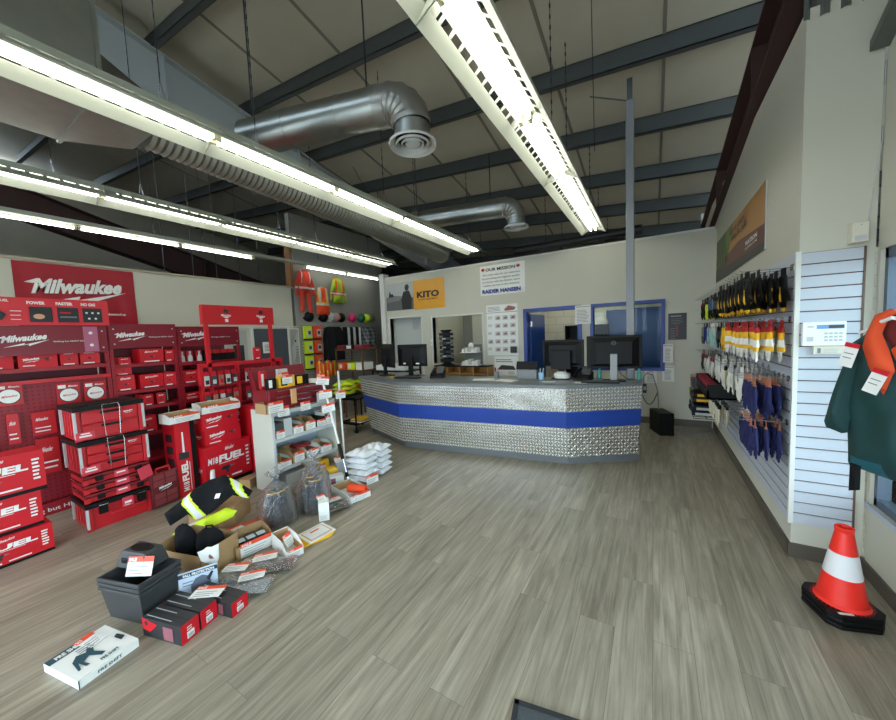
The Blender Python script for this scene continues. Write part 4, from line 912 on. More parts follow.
g = G(); g.box(-.005, .065, -.06, .01, .0, .12, MC['ivory_plastic']); p = Pan(g, (-.005, -.06, 0), (1, 0, 0), (0, 0, 1)); p.rect(.01, .01, .06, .04, LGREY); p.rect(.034, .1, .038, .105, INK); g.done('casing', r, bevel=.005)
wire('thin cable running down the corner to the motion sensor', [(1.172, 3.19, 3.4), (1.172, 3.19, 2.7), (1.13, 3.19, 2.24)], .003, LGREY)

# ------------------------------------------------------------------ traffic cone
CORG = M('cone_orange', (240, 44, 30), .42)
def cone(label, z, full):
    r = empty('traffic_cone', (.905, 2.66, z), math.radians(18), label, 'traffic cone', 'stacked traffic cones')
    g = G(); R = .19; o = [(R * math.cos(t), R * math.sin(t)) for t in [PI / 4 * k + PI / 8 for k in range(8)]]
    a = .135; c = .045; oc = [(-a + c, -a), (a - c, -a), (a, -a + c), (a, a - c), (a - c, a), (-a + c, a), (-a, a - c), (-a, -a + c)]
    g.prism(oc, (0, 0, 0), (1, 0, 0), (0, 1, 0), .028, BLACK); 
    if full:
        for k in range(40):
            t = 2 * PI * k / 40; g.box(-.004, .004, -.0015, .0015, .0005, .0015, MC['cone_orange'], Matrix.Translation((.124 * math.cos(t), .124 * math.sin(t), .0285)) @ Matrix.Rotation(t, 4, 'Z'))
        p = Pan(g, (-.10, -.128, .028), (1, 0, 0), (0, 1, 0)); p.rect(.0, 0, .07, .018, WHITE)
    g.done('base', r, bevel=.006)
    g = G(); zt = .03
    prof = [(.13, zt), (.122, zt + .01)]
    def rad(z): return .105 - (z - .04) * (.105 - .036) / .44
    if full:
        for z0, z1, m in ((.04, .2, CORG), (.2, .34, M('cone_collar', (224, 224, 226), .3)), (.34, .47, CORG)):
            e = .0012 if m is not CORG else 0
            g.lathe([(rad(z0) + e, z0), (rad(z1) + e, z1)], m, n=40)
        g.lathe([(.117, .029), (.112, .036), (rad(.04), .045)], CORG, n=40); g.lathe([(rad(.47), .47), (.040, .475), (.040, .495), (.034, .5), (.030, .495), (.028, .45), (0, .44)], CORG, n=40)
    else: g.lathe([(.11, .029), (.10, .0295)], CORG, n=32)
    g.done('cone_body', r, smooth=50); r.scale = (.96, .96, .90)
cone('black cone base at the bottom of the stack of three', 0.002, False); cone('black cone base in the middle of the stack of three', .032, False); cone('orange cone with white collar on top of the stack', .062, True)
# jacket on a hanger by the window
r = empty('garment_rail', (.935, 1.84, 0), 0, 'black garment rail by the window holding the green jacket', 'rail')
g = G(); g.tube([(.0, -.9, 0), (.0, -.9, 1.737), (0, .5, 1.737)], .009, BLACK, 8); g.tube([(-.25, -.9, .015), (.15, -.9, .015)], .012, BLACK, 8); g.done('rail', r)
GREEN = M('dark_green_canvas', (14, 58, 58), .75, noise=.12, nscale=14, bump=.2, bscale=40); JOR = M('orange_lining', (214, 74, 30), .8); TEALJ = M('teal_hem', (24, 92, 104), .6)
JX, JY, JZ, JR = .935, 2.26, 1.68, math.radians(-48)
r = empty('work_jacket', (JX, JY, JZ), JR, 'dark green jacket with orange collar on a hanger at the right edge', 'jacket')
body = [(-.08, -.08), (-.16, -.13), (-.185, -.30), (-.19, -.46), (-.18, -.74), (.18, -.78), (.19, -.4), (.16, -.13), (.09, -.09), (.05, -.16), (-.03, -.16)]
def jc(x, y, f):
    if y < -.68 and x > -.16 and x < -.04: return TEALJ  # plain teal patch near the lower hem
    return GREEN
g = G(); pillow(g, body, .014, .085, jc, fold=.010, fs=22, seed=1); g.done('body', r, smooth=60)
sl = [(-.12, -.105), (-.17, -.15), (-.215, -.34), (-.26, -.54), (-.25, -.57), (-.19, -.585), (-.165, -.575), (-.155, -.45), (-.14, -.3)]
g = G(); pillow(g, sl, .012, .05, lambda x, y, f: GREEN, (0, -.03, 0), (1, 0, 0), (0, 0, 1), fold=.006, fs=30); g.done('sleeve', r, smooth=60)
g = G(); pillow(g, [(-a, b) for a, b in sl][::-1], .014, .05, lambda x, y, f: GREEN, (0, -.03, 0), (1, 0, 0), (0, 0, 1), fold=.006, fs=30); g.done('sleeve', r, smooth=60)
g = G(); pillow(g, [(-.055, -.02), (.05, -.02), (.06, -.1), (.0, -.2), (-.05, -.12)], .01, .03, lambda x, y, f: M('collar_inner_red', (110, 30, 28), .85), (0, -.05, 0), fold=.003); g.done('neck_lining', r, smooth=60)  # inside of the neck in one dark red
g = G(); pillow(g, [(-.095, -.10), (-.07, -.02), (-.02, .005), (0, -.01), (-.03, -.05), (-.045, -.10), (-.02, -.17), (.0, -.26), (-.03, -.37), (-.075, -.27), (-.105, -.16)], .009, .035, lambda x, y, f: JOR, (0, -.075, 0), fold=.004, fs=50, seed=2); g.done('collar', r, smooth=60)
g = G(); pillow(g, [(0, -.01), (.03, .005), (.07, -.02), (.105, -.09), (.09, -.16), (.04, -.19), (.005, -.24), (-.02, -.17), (.03, -.12), (.04, -.06)], .009, .035, lambda x, y, f: JOR, (0, -.07, 0), fold=.004, fs=50, seed=3); g.done('collar', r, smooth=60)
g = G(); g.tube([(0, 0, .02), (.0, 0, -.02), (-.16, 0, -.10)], .006, WHITE, 6); g.tube([(0, 0, -.02), (.16, 0, -.10)], .006, WHITE, 6); g.tube([(0, 0, .02), (.02, 0, .035), (.0, 0, .045), (-.015, 0, .035)], .003, STEEL, 5); g.tube([(-.04, -.09, -.05), (-.0, -.11, -.035), (.05, -.09, -.05)], .008, WHITE, 6); g.done('hanger', r)
for (x, z, a) in ((-.12, -.19, .25), (-.03, -.30, .35)):
    g = G(); T = Matrix.Translation((x, -.125, z)) @ Matrix.Rotation(a, 4, 'Y')
    g.box(-.025, .025, -.001, .001, -.06, .03, PAPER, T); g.box(-.025, .025, -.0018, .0018, .03, .05, RED, T); g.box(-.018, .012, -.0016, 0, -.02, -.016, INKG, T); g.box(-.018, .016, -.0016, 0, 0, .004, INKG, T); tag(g.done('price_tag', r), 'white and red swing tag')
g = G(); pillow(g, [(-.16, -.72), (-.12, -.72), (-.12, -.84), (-.16, -.86)], .012, .01, lambda x, y, f: CLOTHK, (0, -.02, 0)); g.done('strap', r)
poster('window_flyer', (1.165, 2.75, .5), (0, -1, 0), .45, .3, 'printed flyer leaning at the bottom of the side window', 'flyer', M('flyer_grey', (176, 170, 172), .5), lambda p, W, H: (p.poly([(.05, .05), (W * .6, .03), (W * .8, H * .6), (.1, H * .5)], INK), p.poly([(.1, .1), (W * .4, .08), (W * .3, H * .4)], M('flyer_pink', (196, 130, 130), .5))), .02)
MATM = M('door_mat', (70, 74, 78), .95, noise=.3, nscale=60, bump=.6, bscale=200)
g = G(); g.box(-.62, .62, -.9, 0, 0, .012, MATM); g.box(-.62, .62, -.02, .002, 0, .014, INK); g.box(-.622, -.6, -.9, 0, 0, .014, INK); tag(g.done('door_mat', loc=(.08, 1.46, 0), rz=math.radians(10)), 'dark ribbed door mat at the bottom edge', 'mat')
# ------------------------------------------------------------------ red display racks along the left wall
XF, XBK = -5.25, -5.72
PEGM = pegboard_material('red_pegboard', (138, 18, 34))
RACKD = M('rack_back', (92, 14, 28), .5)
HDR = M('header_board', (124, 14, 34), .38)
HOT = M('panel_red', (214, 44, 56), .45)
def rack(label, ya, yb, shelves, header, peg=None, base=True, depth=.45, posts=(1, 1)):
    r = empty('display_rack', (XF, ya, 0), PI / 2, label, 'display rack', 'red display racks along the left wall')
    W = yb - ya
    for k, x in enumerate((.012, W - .012)):
        g = G(); g.box(x - .016, x + .016, .004, .036, 0, header[1], RACK)
        for j in range(44): g.box(x - .004, x + .004, .0035, .0045, .12 + j * .04, .135 + j * .04, RACKD)
        g.done('upright', r)
    g = G(); g.box(0, W, depth - .02, depth, 0, header[1], RACKD); g.done('back_panel', r)
    if peg:
        g = G(); g.box(.03, W - .03, .05, .062, peg[0], peg[1], PEGM); g.done('pegboard', r)
        g = G(); g.box(.0, W, .0, .05, peg[1], peg[1] + .035, RED2); g.done('rail', r)
    for z in shelves:
        g = G(); g.box(.03, W - .03, .01, depth - .02, z - .03, z, RACK); g.box(.03, W - .03, 0, .01, z - .035, z + .004, RACK); g.done('shelf', r)
    g = G(); g.box(0, W, .0, .05, 0, .12, RACK); p = Pan(g, (0, 0, 0), (1, 0, 0), (0, 0, 1)); p.text('Nothing but HEAVY DUTY', W * .35, .035, .04, WHITE, w=W * .6); g.done('kick_board', r)
    g = G(); g.box(.0, W, -.012, .012, header[0], header[1], HDR); H = header[1] - header[0]; p = Pan(g, (0, -.012, header[0]), (1, 0, 0), (0, 0, 1))
    lw = min(.30, W * .42); x0_ = .53 if W > 1 else .06; p.logo(x0_, H * .34, lw, WHITE, rise=.1); p.text('Nothing but HEAVY DUTY', x0_ + .03 + lw, H * .42, .014, WHITE, w=.25)
    for x in (.04, W - .04):
        for z in (.05, H - .06): p.disc(x, z, .008, LGREY)
    g.done('header', r)
    return r
rA = rack('red display rack farthest left, with blade packs on its pegboard', .12, 1.385, (1.49,), (1.62, 1.91), (.13, 1.34))
rB = rack('red display rack behind the toolboxes, full of small cartons', 1.40, 2.035, (1.46, 1.15, .94, .62, .3), (1.65, 1.93))
rC = rack('red display rack behind the red open frame', 2.05, 2.82, (1.43, 1.15, .94, .62, .3), (1.64, 1.90))
g = G(); g.box(XF - .003, XF, 1.08, 1.19, 1.63, 1.9, M('pink_plate', (176, 96, 124), .4)); p = Pan(g, (XF, 1.08, 1.63), (0, 1, 0), (0, 0, 1)); p.disc(.055, .2, .016, WHITE); p.disc(.055, .07, .016, WHITE); tag(g.done('joining_plate', loc=(.0175, .12, 0)), 'pinkish joining plate at the right end of the first header', 'plate')
def f_hot(p, W, H):
    p.text('POWER', .73, H - .06, .028, WHITE, w=.12, bold=.05); p.text('FASTER', .92, H - .06, .028, WHITE, w=.12, bold=.05); p.text('NO GAS', 1.10, H - .06, .028, WHITE, w=.11, bold=.05)
    for x in (.74, .925, 1.105): p.rect(x, .03, x + .15, H - .085, INK)
    p.disc(.80, .085, .038, M('skin_tone_disc', (214, 160, 130), .5), ry=.026); p.rect(.94, .12, 1.02, .135, RED); p.rect(.94, .075, 1.06, .09, MGREY)
    for i in range(3): p.disc(1.135 + i * .045, .13, .01, WHITE)
    for i in range(2): p.disc(1.15 + i * .05, .07, .01, WHITE)
    p.poly([(.40, .06), (.44, .15), (.52, .17), (.6, .1), (.57, .05), (.48, .04)], INK); p.poly([(.46, .08), (.5, .13), (.55, .1)], MC['skin_tone_disc']); p.text('M18 FUEL', .5, H - .045, .022, WHITE, w=.12, bold=.03); p.lines(.62, .05, .70, .17, 3, WHITE, .15)
poster('topper_sign', (XF + .02, .10, 1.912), (0, 1, 0), 1.31, .265, 'bright red sign panel with three dark pictures above the first rack', 'sign', HOT, f_hot, .02)
# big wall banner
BAN = M('banner_vinyl', (160, 16, 40), .3)
def f_ban(p, W, H):
    p.logo(.14, H * .42, W * .78, WHITE, rise=.06); p.text('www.milwaukeetool.ca', W * .52, H * .2, .035, WHITE, w=W * .36)
sheetmesh('wall_banner', (XL + .002, 1.06, 1.99), (0, 1, 0), 1.23, .87, BAN, 'large glossy red banner with slanted white script on the left wall', 'banner', f_ban, .018, 30, 12)

# ------------------------------------------------------------------ cartons
def carton(label, x, y, z, rz, w, d, h, art='word', group=None, m=None, name='carton', word='FUEL', cap=False):
    """printed box; local front is -Y, right is +X, origin at its base centre"""
    m = m or RED
    g = G(); g.box(-w / 2, w / 2, -d / 2, d / 2, 0, h, m)
    p = Pan(g, (-w / 2, -d / 2, 0), (1, 0, 0), (0, 0, 1), gap=.0007)
    q = Pan(g, (w / 2, -d / 2, 0), (0, 1, 0), (0, 0, 1), gap=.0007); qq = Pan(g, (-w / 2, d / 2, 0), (0, -1, 0), (0, 0, 1), gap=.0007)
    def tool(cx, cy, s):
        p.poly([(cx - s, cy + s * .1), (cx - s * .7, cy + s * .5), (cx + s * .3, cy + s * .55), (cx + s * .45, cy + s * .2), (cx + s * .1, cy + s * .05), (cx + s * .2, cy - s * .5), (cx - s * .2, cy - s * .55), (cx - s * .3, cy)], INK); p.poly([(cx + s * .4, cy + s * .2), (cx + s * 1.1, cy + s * .28), (cx + s * 1.1, cy + s * .36), (cx + s * .4, cy + s * .45)], MGREY)
    if art == 'fuel':
        p.rect(0, 0, w, h * .09, BLACK); p.text('Milwaukee', w * .42, h * .83, h * .09, WHITE, w=w * .18, shear=.3, rise=.1)
        p.text('M18', w * .06, h * .58, h * .15, WHITE, w=w * .2, bold=.03, shear=.1); p.text(word, w * .28, h * .58, h * .16, WHITE, w=w * .55, bold=.05, shear=.12); p.rect(w * .28, h * .53, w * .7, h * .545, WHITE)
        tool(w * .45, h * .36, h * .17); p.rect(w * .3, h * .14, w * .45, h * .18, WHITE, False); p.rect(w * .52, h * .15, w * .75, h * .19, WHITE); p.lines(w * .87, h * .3, w * .95, h * .86, 6, WHITE, .5)
        q.rect(0, 0, d, h * .09, BLACK); q.lines(d * .3, h * .3, d * .7, h * .7, 4, WHITE); qq.rect(0, 0, d, h * .09, BLACK); qq.text('Milwaukee', d * .2, h * .4, h * .14, WHITE, w=d * .6, shear=.3)
    elif art == 'logo':
        p.logo(w * .12, h * .42, w * .42, WHITE); tool(w * .74, h * .55, h * .2); p.rect(w * .1, h * .14, w * .4, h * .2, WHITE); q.lines(d * .2, h * .3, d * .8, h * .7, 3, WHITE); qq.logo(d * .3, h * .4, d * .4, WHITE)
    elif art == 'small':
        p.text('Milwaukee', w * .2, h * .72, h * .14, WHITE, w=w * .55, shear=.3, rise=.08); tool(w * .5, h * .42, min(w, h) * .16); p.lines(w * .15, h * .08, w * .8, h * .2, 1, WHITE, .6); p.rect(0, 0, w, h * .05, BLACK)
        q.lines(d * .2, h * .2, d * .7, h * .6, 3, WHITE)
    elif art == 'thin':
        p.text('Milwaukee', w * .15, h * .62, h * .14, WHITE, w=w * .5, shear=.3, rise=.06); p.lines(w * .1, h * .15, w * .9, h * .45, 2, WHITE, .3)
    elif art == 'tall':
        p.rect(w * .75, 0, w, h, BLACK); p.poly([(w * .3, h * .52), (w * .42, h * .52), (w * .4, h * .86), (w * .33, h * .86)], WHITE); p.poly([(w * .1, h * .5), (w * .6, h * .5), (w * .62, h * .58), (w * .12, h * .6)], INK)
        pv = Pan(g, (-w / 2 + w * .62, -d / 2, h * .05), (0, 0, 1), (-1, 0, 0), gap=.0012); pv.k = 4; pv.text('M18', .02, w * .14, w * .28, WHITE, w=h * .12, bold=.03); pv.text('FUEL', h * .16, w * .14, w * .3, WHITE, w=h * .26, bold=.05); pv.rect(.02, w * .02, h * .4, w * .05, WHITE)
        for k in range(5): qq.rect(d * .25, h * (.1 + k * .16), d * .8, h * (.2 + k * .16), INK)
    elif art == 'step':
        pass
    return tag(g.done(name, loc=(x, y, z), rz=rz), label, 'box', group)
R9 = PI / 2
SG = 'red cartons on the rack shelves'
def shelfbox(label, y0, y1, z0, z1, art='small', dep=.24, xf=-.03, group=SG):
    w = y1 - y0; return carton(label, XF + xf - dep / 2, (y0 + y1) / 2, z0, R9 + random.uniform(-.04, .04), w, dep, z1 - z0, art, group)
shelfbox('square red carton at the left end of the first rack shelf', .50, .71, 1.491, 1.655); shelfbox('long red carton with a grinder picture on the first rack shelf', .74, 1.00, 1.491, 1.64, 'logo')
shelfbox('red carton right of the long one on the first rack shelf', 1.02, 1.15, 1.491, 1.655); shelfbox('last red carton on the first rack shelf, by the upright', 1.17, 1.32, 1.491, 1.655)
shelfbox('tiny red carton alone at the top left of the second rack', 1.47, 1.58, 1.461, 1.54); shelfbox('red carton with drill picture, upper of two at the left of the second rack', 1.44, 1.58, 1.34, 1.455, group='drill cartons'); 
shelfbox('red carton with drill picture, lower of two at the left of the second rack', 1.44, 1.60, 1.151, 1.335, group='drill cartons')
shelfbox('large red carton on the top shelf of the second rack', 1.67, 1.90, 1.461, 1.63); shelfbox('upright red carton beside the large one on the top shelf', 1.92, 2.01, 1.461, 1.61)
shelfbox('wide red carton on the second shelf, left of a matching one', 1.64, 1.87, 1.151, 1.325); shelfbox('wide red carton on the second shelf, right of a matching one', 1.885, 2.01, 1.151, 1.325); shelfbox('wide red carton at the left of the third rack second shelf', 2.09, 2.28, 1.151, 1.325)
shelfbox('small red carton on the third shelf of the second rack, leftmost', 1.66, 1.75, .941, 1.08); shelfbox('small red carton on the third shelf of the second rack, next to the leftmost', 1.79, 1.88, .941, 1.08); shelfbox('flat red carton on the third shelf between two racks', 2.09, 2.27, .941, 1.03, 'thin')
shelfbox('red carton on the fourth shelf behind the toolboxes', 1.58, 1.76, .621, .82); shelfbox('red carton low on the third rack', 2.12, 2.35, .621, .80)
for i, y in enumerate((2.11, 2.2, 2.31)):
    g = G(); g.box(-.035, .035, -.006, .006, 0, .15, RED2); g.lathe([(.03, .01), (.026, .07), (.01, .1), (.012, .14), (0, .145)], LGREY, (0, -.02, 0), 12); tag(g.done('blister_pack', loc=(XF - .08, y, 1.431), rz=R9), 'clear blister pack on the top shelf of the third rack, %s' % ['left', 'middle', 'right'][i], 'pack', 'blister packs on the rack shelf')
for j, z in enumerate((1.43, 1.15)):
    for i in range(4):
        g = G(); g.box(-.045, .045, -.05, .05, 0, .15 if j == 0 else .13, BLACK if j == 0 else DGREY); g.box(-.045, .045, -.052, -.05, .1, .15 if j == 0 else .13, RED2); tag(g.done('tool_pouch', loc=(XF - .1, 2.42 + i * .1, z + .001), rz=R9, bevel=.008), 'black pouch with red header on the third rack, %s shelf, %s from the left' % (['top', 'second'][j], ORD[i]), 'pouch', 'black pouches on the third rack')
# things hanging on the first pegboard
def blade(label, y, z, w=.17, h=.21):
    r = empty('blade_pack', (XF - .035, y, z), R9, label, 'blade pack', 'round blade packs on the pegboard')
    g = G(); g.box(-w / 2, w / 2, -.01, 0, 0, h, RED2); p = Pan(g, (-w / 2, -.01, 0), (1, 0, 0), (0, 0, 1)); p.rect(.012, h - .05, w * .4, h - .015, PAPER); p.text('Milwaukee', w * .5, h - .04, .018, WHITE, w=w * .4, shear=.3); g.done('card', r)
    g = G(); g.lathe([(0, 0), (w * .43, 0), (w * .43, .006), (0, .006)], M('blade_edge', (70, 62, 50), .4, metal=.6), n=24, T=Matrix.Translation((0, -.011, h * .42)) @ Matrix.Rotation(PI / 2, 4, 'X')); g.done('blade', r)
    g = G(); g.lathe([(0, .0), (w * .385, 0), (w * .385, .002), (0, .002)], WHITE, n=24, T=Matrix.Translation((0, -.0175, h * .42)) @ Matrix.Rotation(PI / 2, 4, 'X')); p = Pan(g, (-w * .28, -.0197, h * .36), (1, 0, 0), (0, 0, 1)); p.text('Milwaukee', 0, 0, .022, RED, w=w * .56, shear=.3, rise=.08); g.done('label_disc', r)
blade('round blade pack hanging leftmost on the pegboard', .66, 1.15); blade('round blade pack left of the upright, over the toolbox', 1.05, 1.10); blade('round blade pack against the upright', 1.25, 1.09)
def pegpack(label, y, z, w, h, d=.03, art='thin'): return carton(label, XF - .035 + d / 2 - .001, y, z, R9, w, d, h, art, 'packs hanging on the pegboard', RED2, 'hanging_pack')
pegpack('tall narrow red pack with a saw blade on the pegboard', .66, .78, .075, .29); pegpack('red blade box hanging below the round packs', .855, .82, .16, .23); pegpack('second red blade box behind the big cartons', .86, .42, .15, .36); pegpack('red pack hanging beside the long narrow one', .78 - .3, .7, .12, .3)
# big stack of fuel cartons, lower left
FG = 'big red cartons stacked at the left edge'
carton('big red carton at the bottom of the left edge stack', -4.42, .42, 0.001, R9 + .02, .50, .24, .235, 'fuel', FG)
carton('big red carton in the middle of the left edge stack', -4.45, .385, .237, R9 + .02, .50, .24, .285, 'fuel', FG)
carton('big red carton on top of the left edge stack', -4.43, .41, .523, R9 + .04, .52, .24, .33, 'fuel', FG)
# ------------------------------------------------------------------ modular toolbox tower
TX, TW = -4.38, .52
def strut(g, x, y, z0, z1): g.box(x - .009, x + .009, y - .012, y + .009, z0, z1, LGREY)
TG = 'red toolboxes stacked in one tower'
def toolbox(label, z, h, kind, w=.485, y=1.13, x=-4.375, rz=0.):
    r = empty('toolbox', (x, y, z), R9 + rz, label, 'toolbox', TG)
    d = .45; g = G(); g.box(-w / 2 + .02, w / 2 - .02, .02, d, 0, h - .04, RED2)
    if kind == 'drawer':
        g.box(-w / 2, w / 2, -.01, d, 0, .03, RED2)
    for xx in (-w / 2 + .02, w / 2 - .02): g.box(xx - .02, xx + .02, 0, .03, 0, h - .04, RED2)
    for k in range(4): g.box(-w / 2 + .012, -w / 2 + .02, .08 + k * .08, .1 + k * .08, .03, h - .06, RED2)
    g.done('body', r, bevel=.006)
    if kind in ('drawer2', 'drawer3'):
        n = 2 if kind == 'drawer2' else 3; hh = (h - .075) / n
        for k in range(n):
            z0 = .025 + k * hh; g = G(); g.box(-w / 2 + .05, w / 2 - .05, -.004, .03, z0 + .004, z0 + hh - .006, RED2); g.box(-w / 2 + .05, w / 2 - .05, -.018, 0, z0 + hh - .022, z0 + hh - .006, RED2); dr = g.done('drawer', r, bevel=.004)
            g = G(); g.box(-.07, .07, -.022, -.003, z0 + hh - .034, z0 + hh - .012, BLACK); g.done('handle', dr)
            if k == n - 1: g = G(); p = Pan(g, (w / 2 - .15, -.004, z0 + hh * .45), (1, 0, 0), (0, 0, 1)); p.logo(0, 0, .07, WHITE); g.done('badge', dr)
        g = G(); g.box(-w / 2 - .005, w / 2 + .005, -.015, d + .005, h - .045, h - .005, BLACK)
        for k in range(4): g.box(-w / 2 + .05 + k * .1, -w / 2 + .11 + k * .1, .04, d - .05, h - .005, h, BLACK)
        g.done('lid', r, bevel=.006)
        g = G(); g.tube([(-.05, -.03, .02), (-.06, -.035, h - .04), (-.055, -.02, h - .005), (.055, -.02, h - .005), (.06, -.035, h - .04), (.05, -.03, .02)], .004, STEEL, 6); g.done('carry_handle', r)
        g = G(); p = Pan(g, (-w / 2 + .0, -.02, .02), (1, 0, 0), (0, 0, 1)); g.box(-w / 2, -w / 2 + .12, -.0195, -.018, .02, .085, M('pink_label', (206, 60, 78), .5)); p.rect(.02, .02, .1, .035, PAPER); p.rect(.03, .045, .09, .055, WHITE); g.done('label', r)
    elif kind == 'slim':
        g = G(); g.box(-w / 2 + .01, w / 2 - .01, 0, d, h - .03, h - .006, M('clear_lid_red', (120, 40, 46), .15)); g.done('lid', r, bevel=.004)
        for xx in (-.13, .15): g = G(); g.box(xx - .025, xx + .025, -.012, .022, h * .2, h * .75, BLACK); g.done('latch', r, bevel=.004)
        g = G(); g.box(-.03, .07, -.006, .0, .008, h * .8, MC['pink_label']); p = Pan(g, (-.03, -.006, .008), (1, 0, 0), (0, 0, 1)); p.rect(.015, h * .4, .08, h * .55, WHITE); g.done('label', r)
    elif kind == 'base':
        g = G(); g.box(-w / 2 - .005, w / 2 + .005, -.012, d, h - .05, h - .01, BLACK); g.done('lid', r, bevel=.006)
        for xx in (-.13, .15):
            g = G(); g.box(xx - .03, xx + .03, -.022, .01, h - .12, h - .04, BLACK); g.tube([(xx - .035, -.02, h - .05), (xx - .03, -.04, h - .03), (xx + .03, -.04, h - .03), (xx + .035, -.02, h - .05)], .004, STEEL, 6); g.done('latch', r)
        g = G(); g.box(-.08, .17, -.03, .0, h * .42, h * .5, RED2); g.done('handle', r, bevel=.006)
        g = G(); g.box(0, .08, -.024, -.014, h * .52, h * .86, MC['pink_label']); p = Pan(g, (0, -.024, h * .52), (1, 0, 0), (0, 0, 1)); p.rect(.015, .03, .065, .05, WHITE); p.lines(.01, .01, .06, .025, 2, WHITE); g.done('label', r)
    if kind != 'slim':
        for xx, yy in ((-w / 2 + .005, 0), (w / 2 - .005, 0), (-w / 2 + .005, d - .04)): g = G(); strut(g, xx, yy, .03, h - .05); g.done('corner_strut', r)
    return r
toolbox('deep red toolbox at the bottom of the tower', .001, .26, 'base'); 
for k in range(3): toolbox('slim red organiser in the tower, %s' % ['lowest of three', 'middle of three', 'highest of three'][k], .262 + k * .085, .084, 'slim')
toolbox('red three-drawer toolbox, second from the top of the tower', .518, .315, 'drawer3', rz=.03); toolbox('red two-drawer toolbox with black lid on top of the tower', .834, .315, 'drawer2', y=1.12, rz=.0)
# organiser standing on edge
r = empty('organiser_case', (-4.36, 1.475, 0), R9 + .15, 'maroon see-through organiser standing on edge by the toolbox tower', 'organiser')
MAR = M('maroon_clear', (104, 38, 44), .18)
g = G(); g.box(-.125, .125, 0, .07, .01, .36, MAR); g.done('shell', r, bevel=.008)
g = G()
for i in range(2):
    for j in (0, 1, 3, 4): g.box(-.105 + i * .108, -.008 + i * .108, -.006, .0, .03 + j * .065, .088 + j * .065, M('maroon_pocket', (132, 58, 62), .15))
p = Pan(g, (-.06, -.001, .18), (1, 0, 0), (0, 0, 1)); p.logo(0, 0, .12, WHITE); g.done('compartments', r, bevel=.004)
g = G(); g.tube([(-.06, .03, .36), (-.06, .03, .4), (.06, .03, .4), (.06, .03, .36)], .012, RED2, 8); g.done('handle', r, smooth=40)
g = G(); g.box(-.06, .05, .0, .002, .38, .50, MC['pink_label'], Matrix.Rotation(-.2, 4, 'Y') @ Matrix.Translation((-.07, 0, .0))); g.done('swing_tag', r)
def salecard(g, T, w=.13, h=.085, word=True):
    """white ticket with an orange strip on its top edge"""
    g.box(-w / 2, w / 2, -.0008, .0008, 0, h, PAPER, T); g.box(-w / 2, w / 2, -.0014, .0014, h * .72, h, ORG, T)
    for k in range(3): g.box(-w * .4, w * (.15 + .08 * k), -.0014, 0, h * (.12 + k * .17), h * (.12 + k * .17) + h * .035, INKG, T)
    if word:
        R = T.to_3x3(); p = Pan(g, T @ Vector((-w * .46, -.0014, h * .77)), R @ Vector((1, 0, 0)), R @ Vector((0, 0, 1))); p.text('SALE', 0, 0, h * .17, WHITE, w=w * .3, bold=.04)
def TM(x, y, z, rz=0, rx=0, ry=0): return Matrix.Translation((x, y, z)) @ Matrix.Rotation(rz, 4, 'Z') @ Matrix.Rotation(rx, 4, 'X') @ Matrix.Rotation(ry, 4, 'Y')
def openbox(label, x, y, z, rz, w, d, h, m, lip=.6, inside_m=None, group=None, cat='box', name='open_box', ticket=True, tw=.85):
    """shallow dispenser box, front (-Y) wall lower than the back"""
    r = empty(name, (x, y, z), rz, label, cat, group)
    im = inside_m or m; t = .004; g = G()
    g.box(-w / 2, w / 2, -d / 2, d / 2, 0, t, m)
    g.box(-w / 2, w / 2, -d / 2, -d / 2 + t, t, h * lip, m); g.box(-w / 2, w / 2, d / 2 - t, d / 2, t, h, m)
    for s in (-1, 1):
        xs = sorted((s * w / 2, s * (w / 2 - t))); pts = [(-d / 2, t), (d / 2, t), (d / 2, h), (-d / 2 + d * .35, h), (-d / 2, h * lip)]
        g.prism(pts, (xs[0], 0, 0), (0, 1, 0), (0, 0, 1), t, m)
    if inside_m: g.box(-w / 2 + t, w / 2 - t, d / 2 - t - .001, d / 2 - t, t, h - .004, im); g.box(-w / 2 + t, w / 2 - t, -d / 2 + t, -d / 2 + t + .001, t, h * lip - .004, im); g.box(w / 2 - t - .001, w / 2 - t, -d / 2 + t, d / 2 - t, t, h * lip, im); g.box(-w / 2 + t, -w / 2 + t + .001, -d / 2 + t, d / 2 - t, t, h * lip, im)
    g.done('carton', r)
    if ticket:
        g = G(); salecard(g, TM(w * .04, -d / 2 - .003, h * lip * .05), w * tw, h * lip * 1.12); g.done('price_card', r)
    return r
# tall saw carton and its tray
g_ = 'cartons standing in the middle of the red display'
carton('tall red chainsaw carton standing on end', -4.52, 1.695, 0.001, R9 + .1, .20, .22, .83, 'tall', g_)
openbox('white tray on top of the tall red carton', -4.45, 1.69, .832, R9 + .1, .30, .2, .1, WHITE, .75, CARD, 'white trays on red cartons')
carton('wide red carton at the bottom of the middle stack', -4.52, 2.10, .001, R9 + .06, .54, .32, .48, 'fuel', g_)
carton('red carton in the middle of the middle stack', -4.54, 2.09, .482, R9 + .02, .40, .28, .19, 'logo', g_); carton('red carton on top of the middle stack', -4.53, 2.07, .673, R9 + .0, .40, .28, .19, 'logo', g_)
openbox('white tray on top of the middle red stack', -4.50, 2.09, .864, R9 - .03, .42, .24, .11, WHITE, .7, CARD, 'white trays on red cartons')
g = G(); g.tube([(0, 0, 0), (.01, 0, .1), (0, .01, .24)], [.03, .028, .022], WHITE, 10); g.lathe([(.04, 0), (.035, .05), (0, .05)], WHITE, n=10); tag(g.done('plastic_bundle', loc=(-4.27, 1.87, .30 - .299), smooth=50), 'white wrapped bundle leaning between the red cartons', 'bundle')
carton('red carton behind the middle stack', -4.46, 2.55, .001, R9, .3, .3, .85, 'logo', g_)
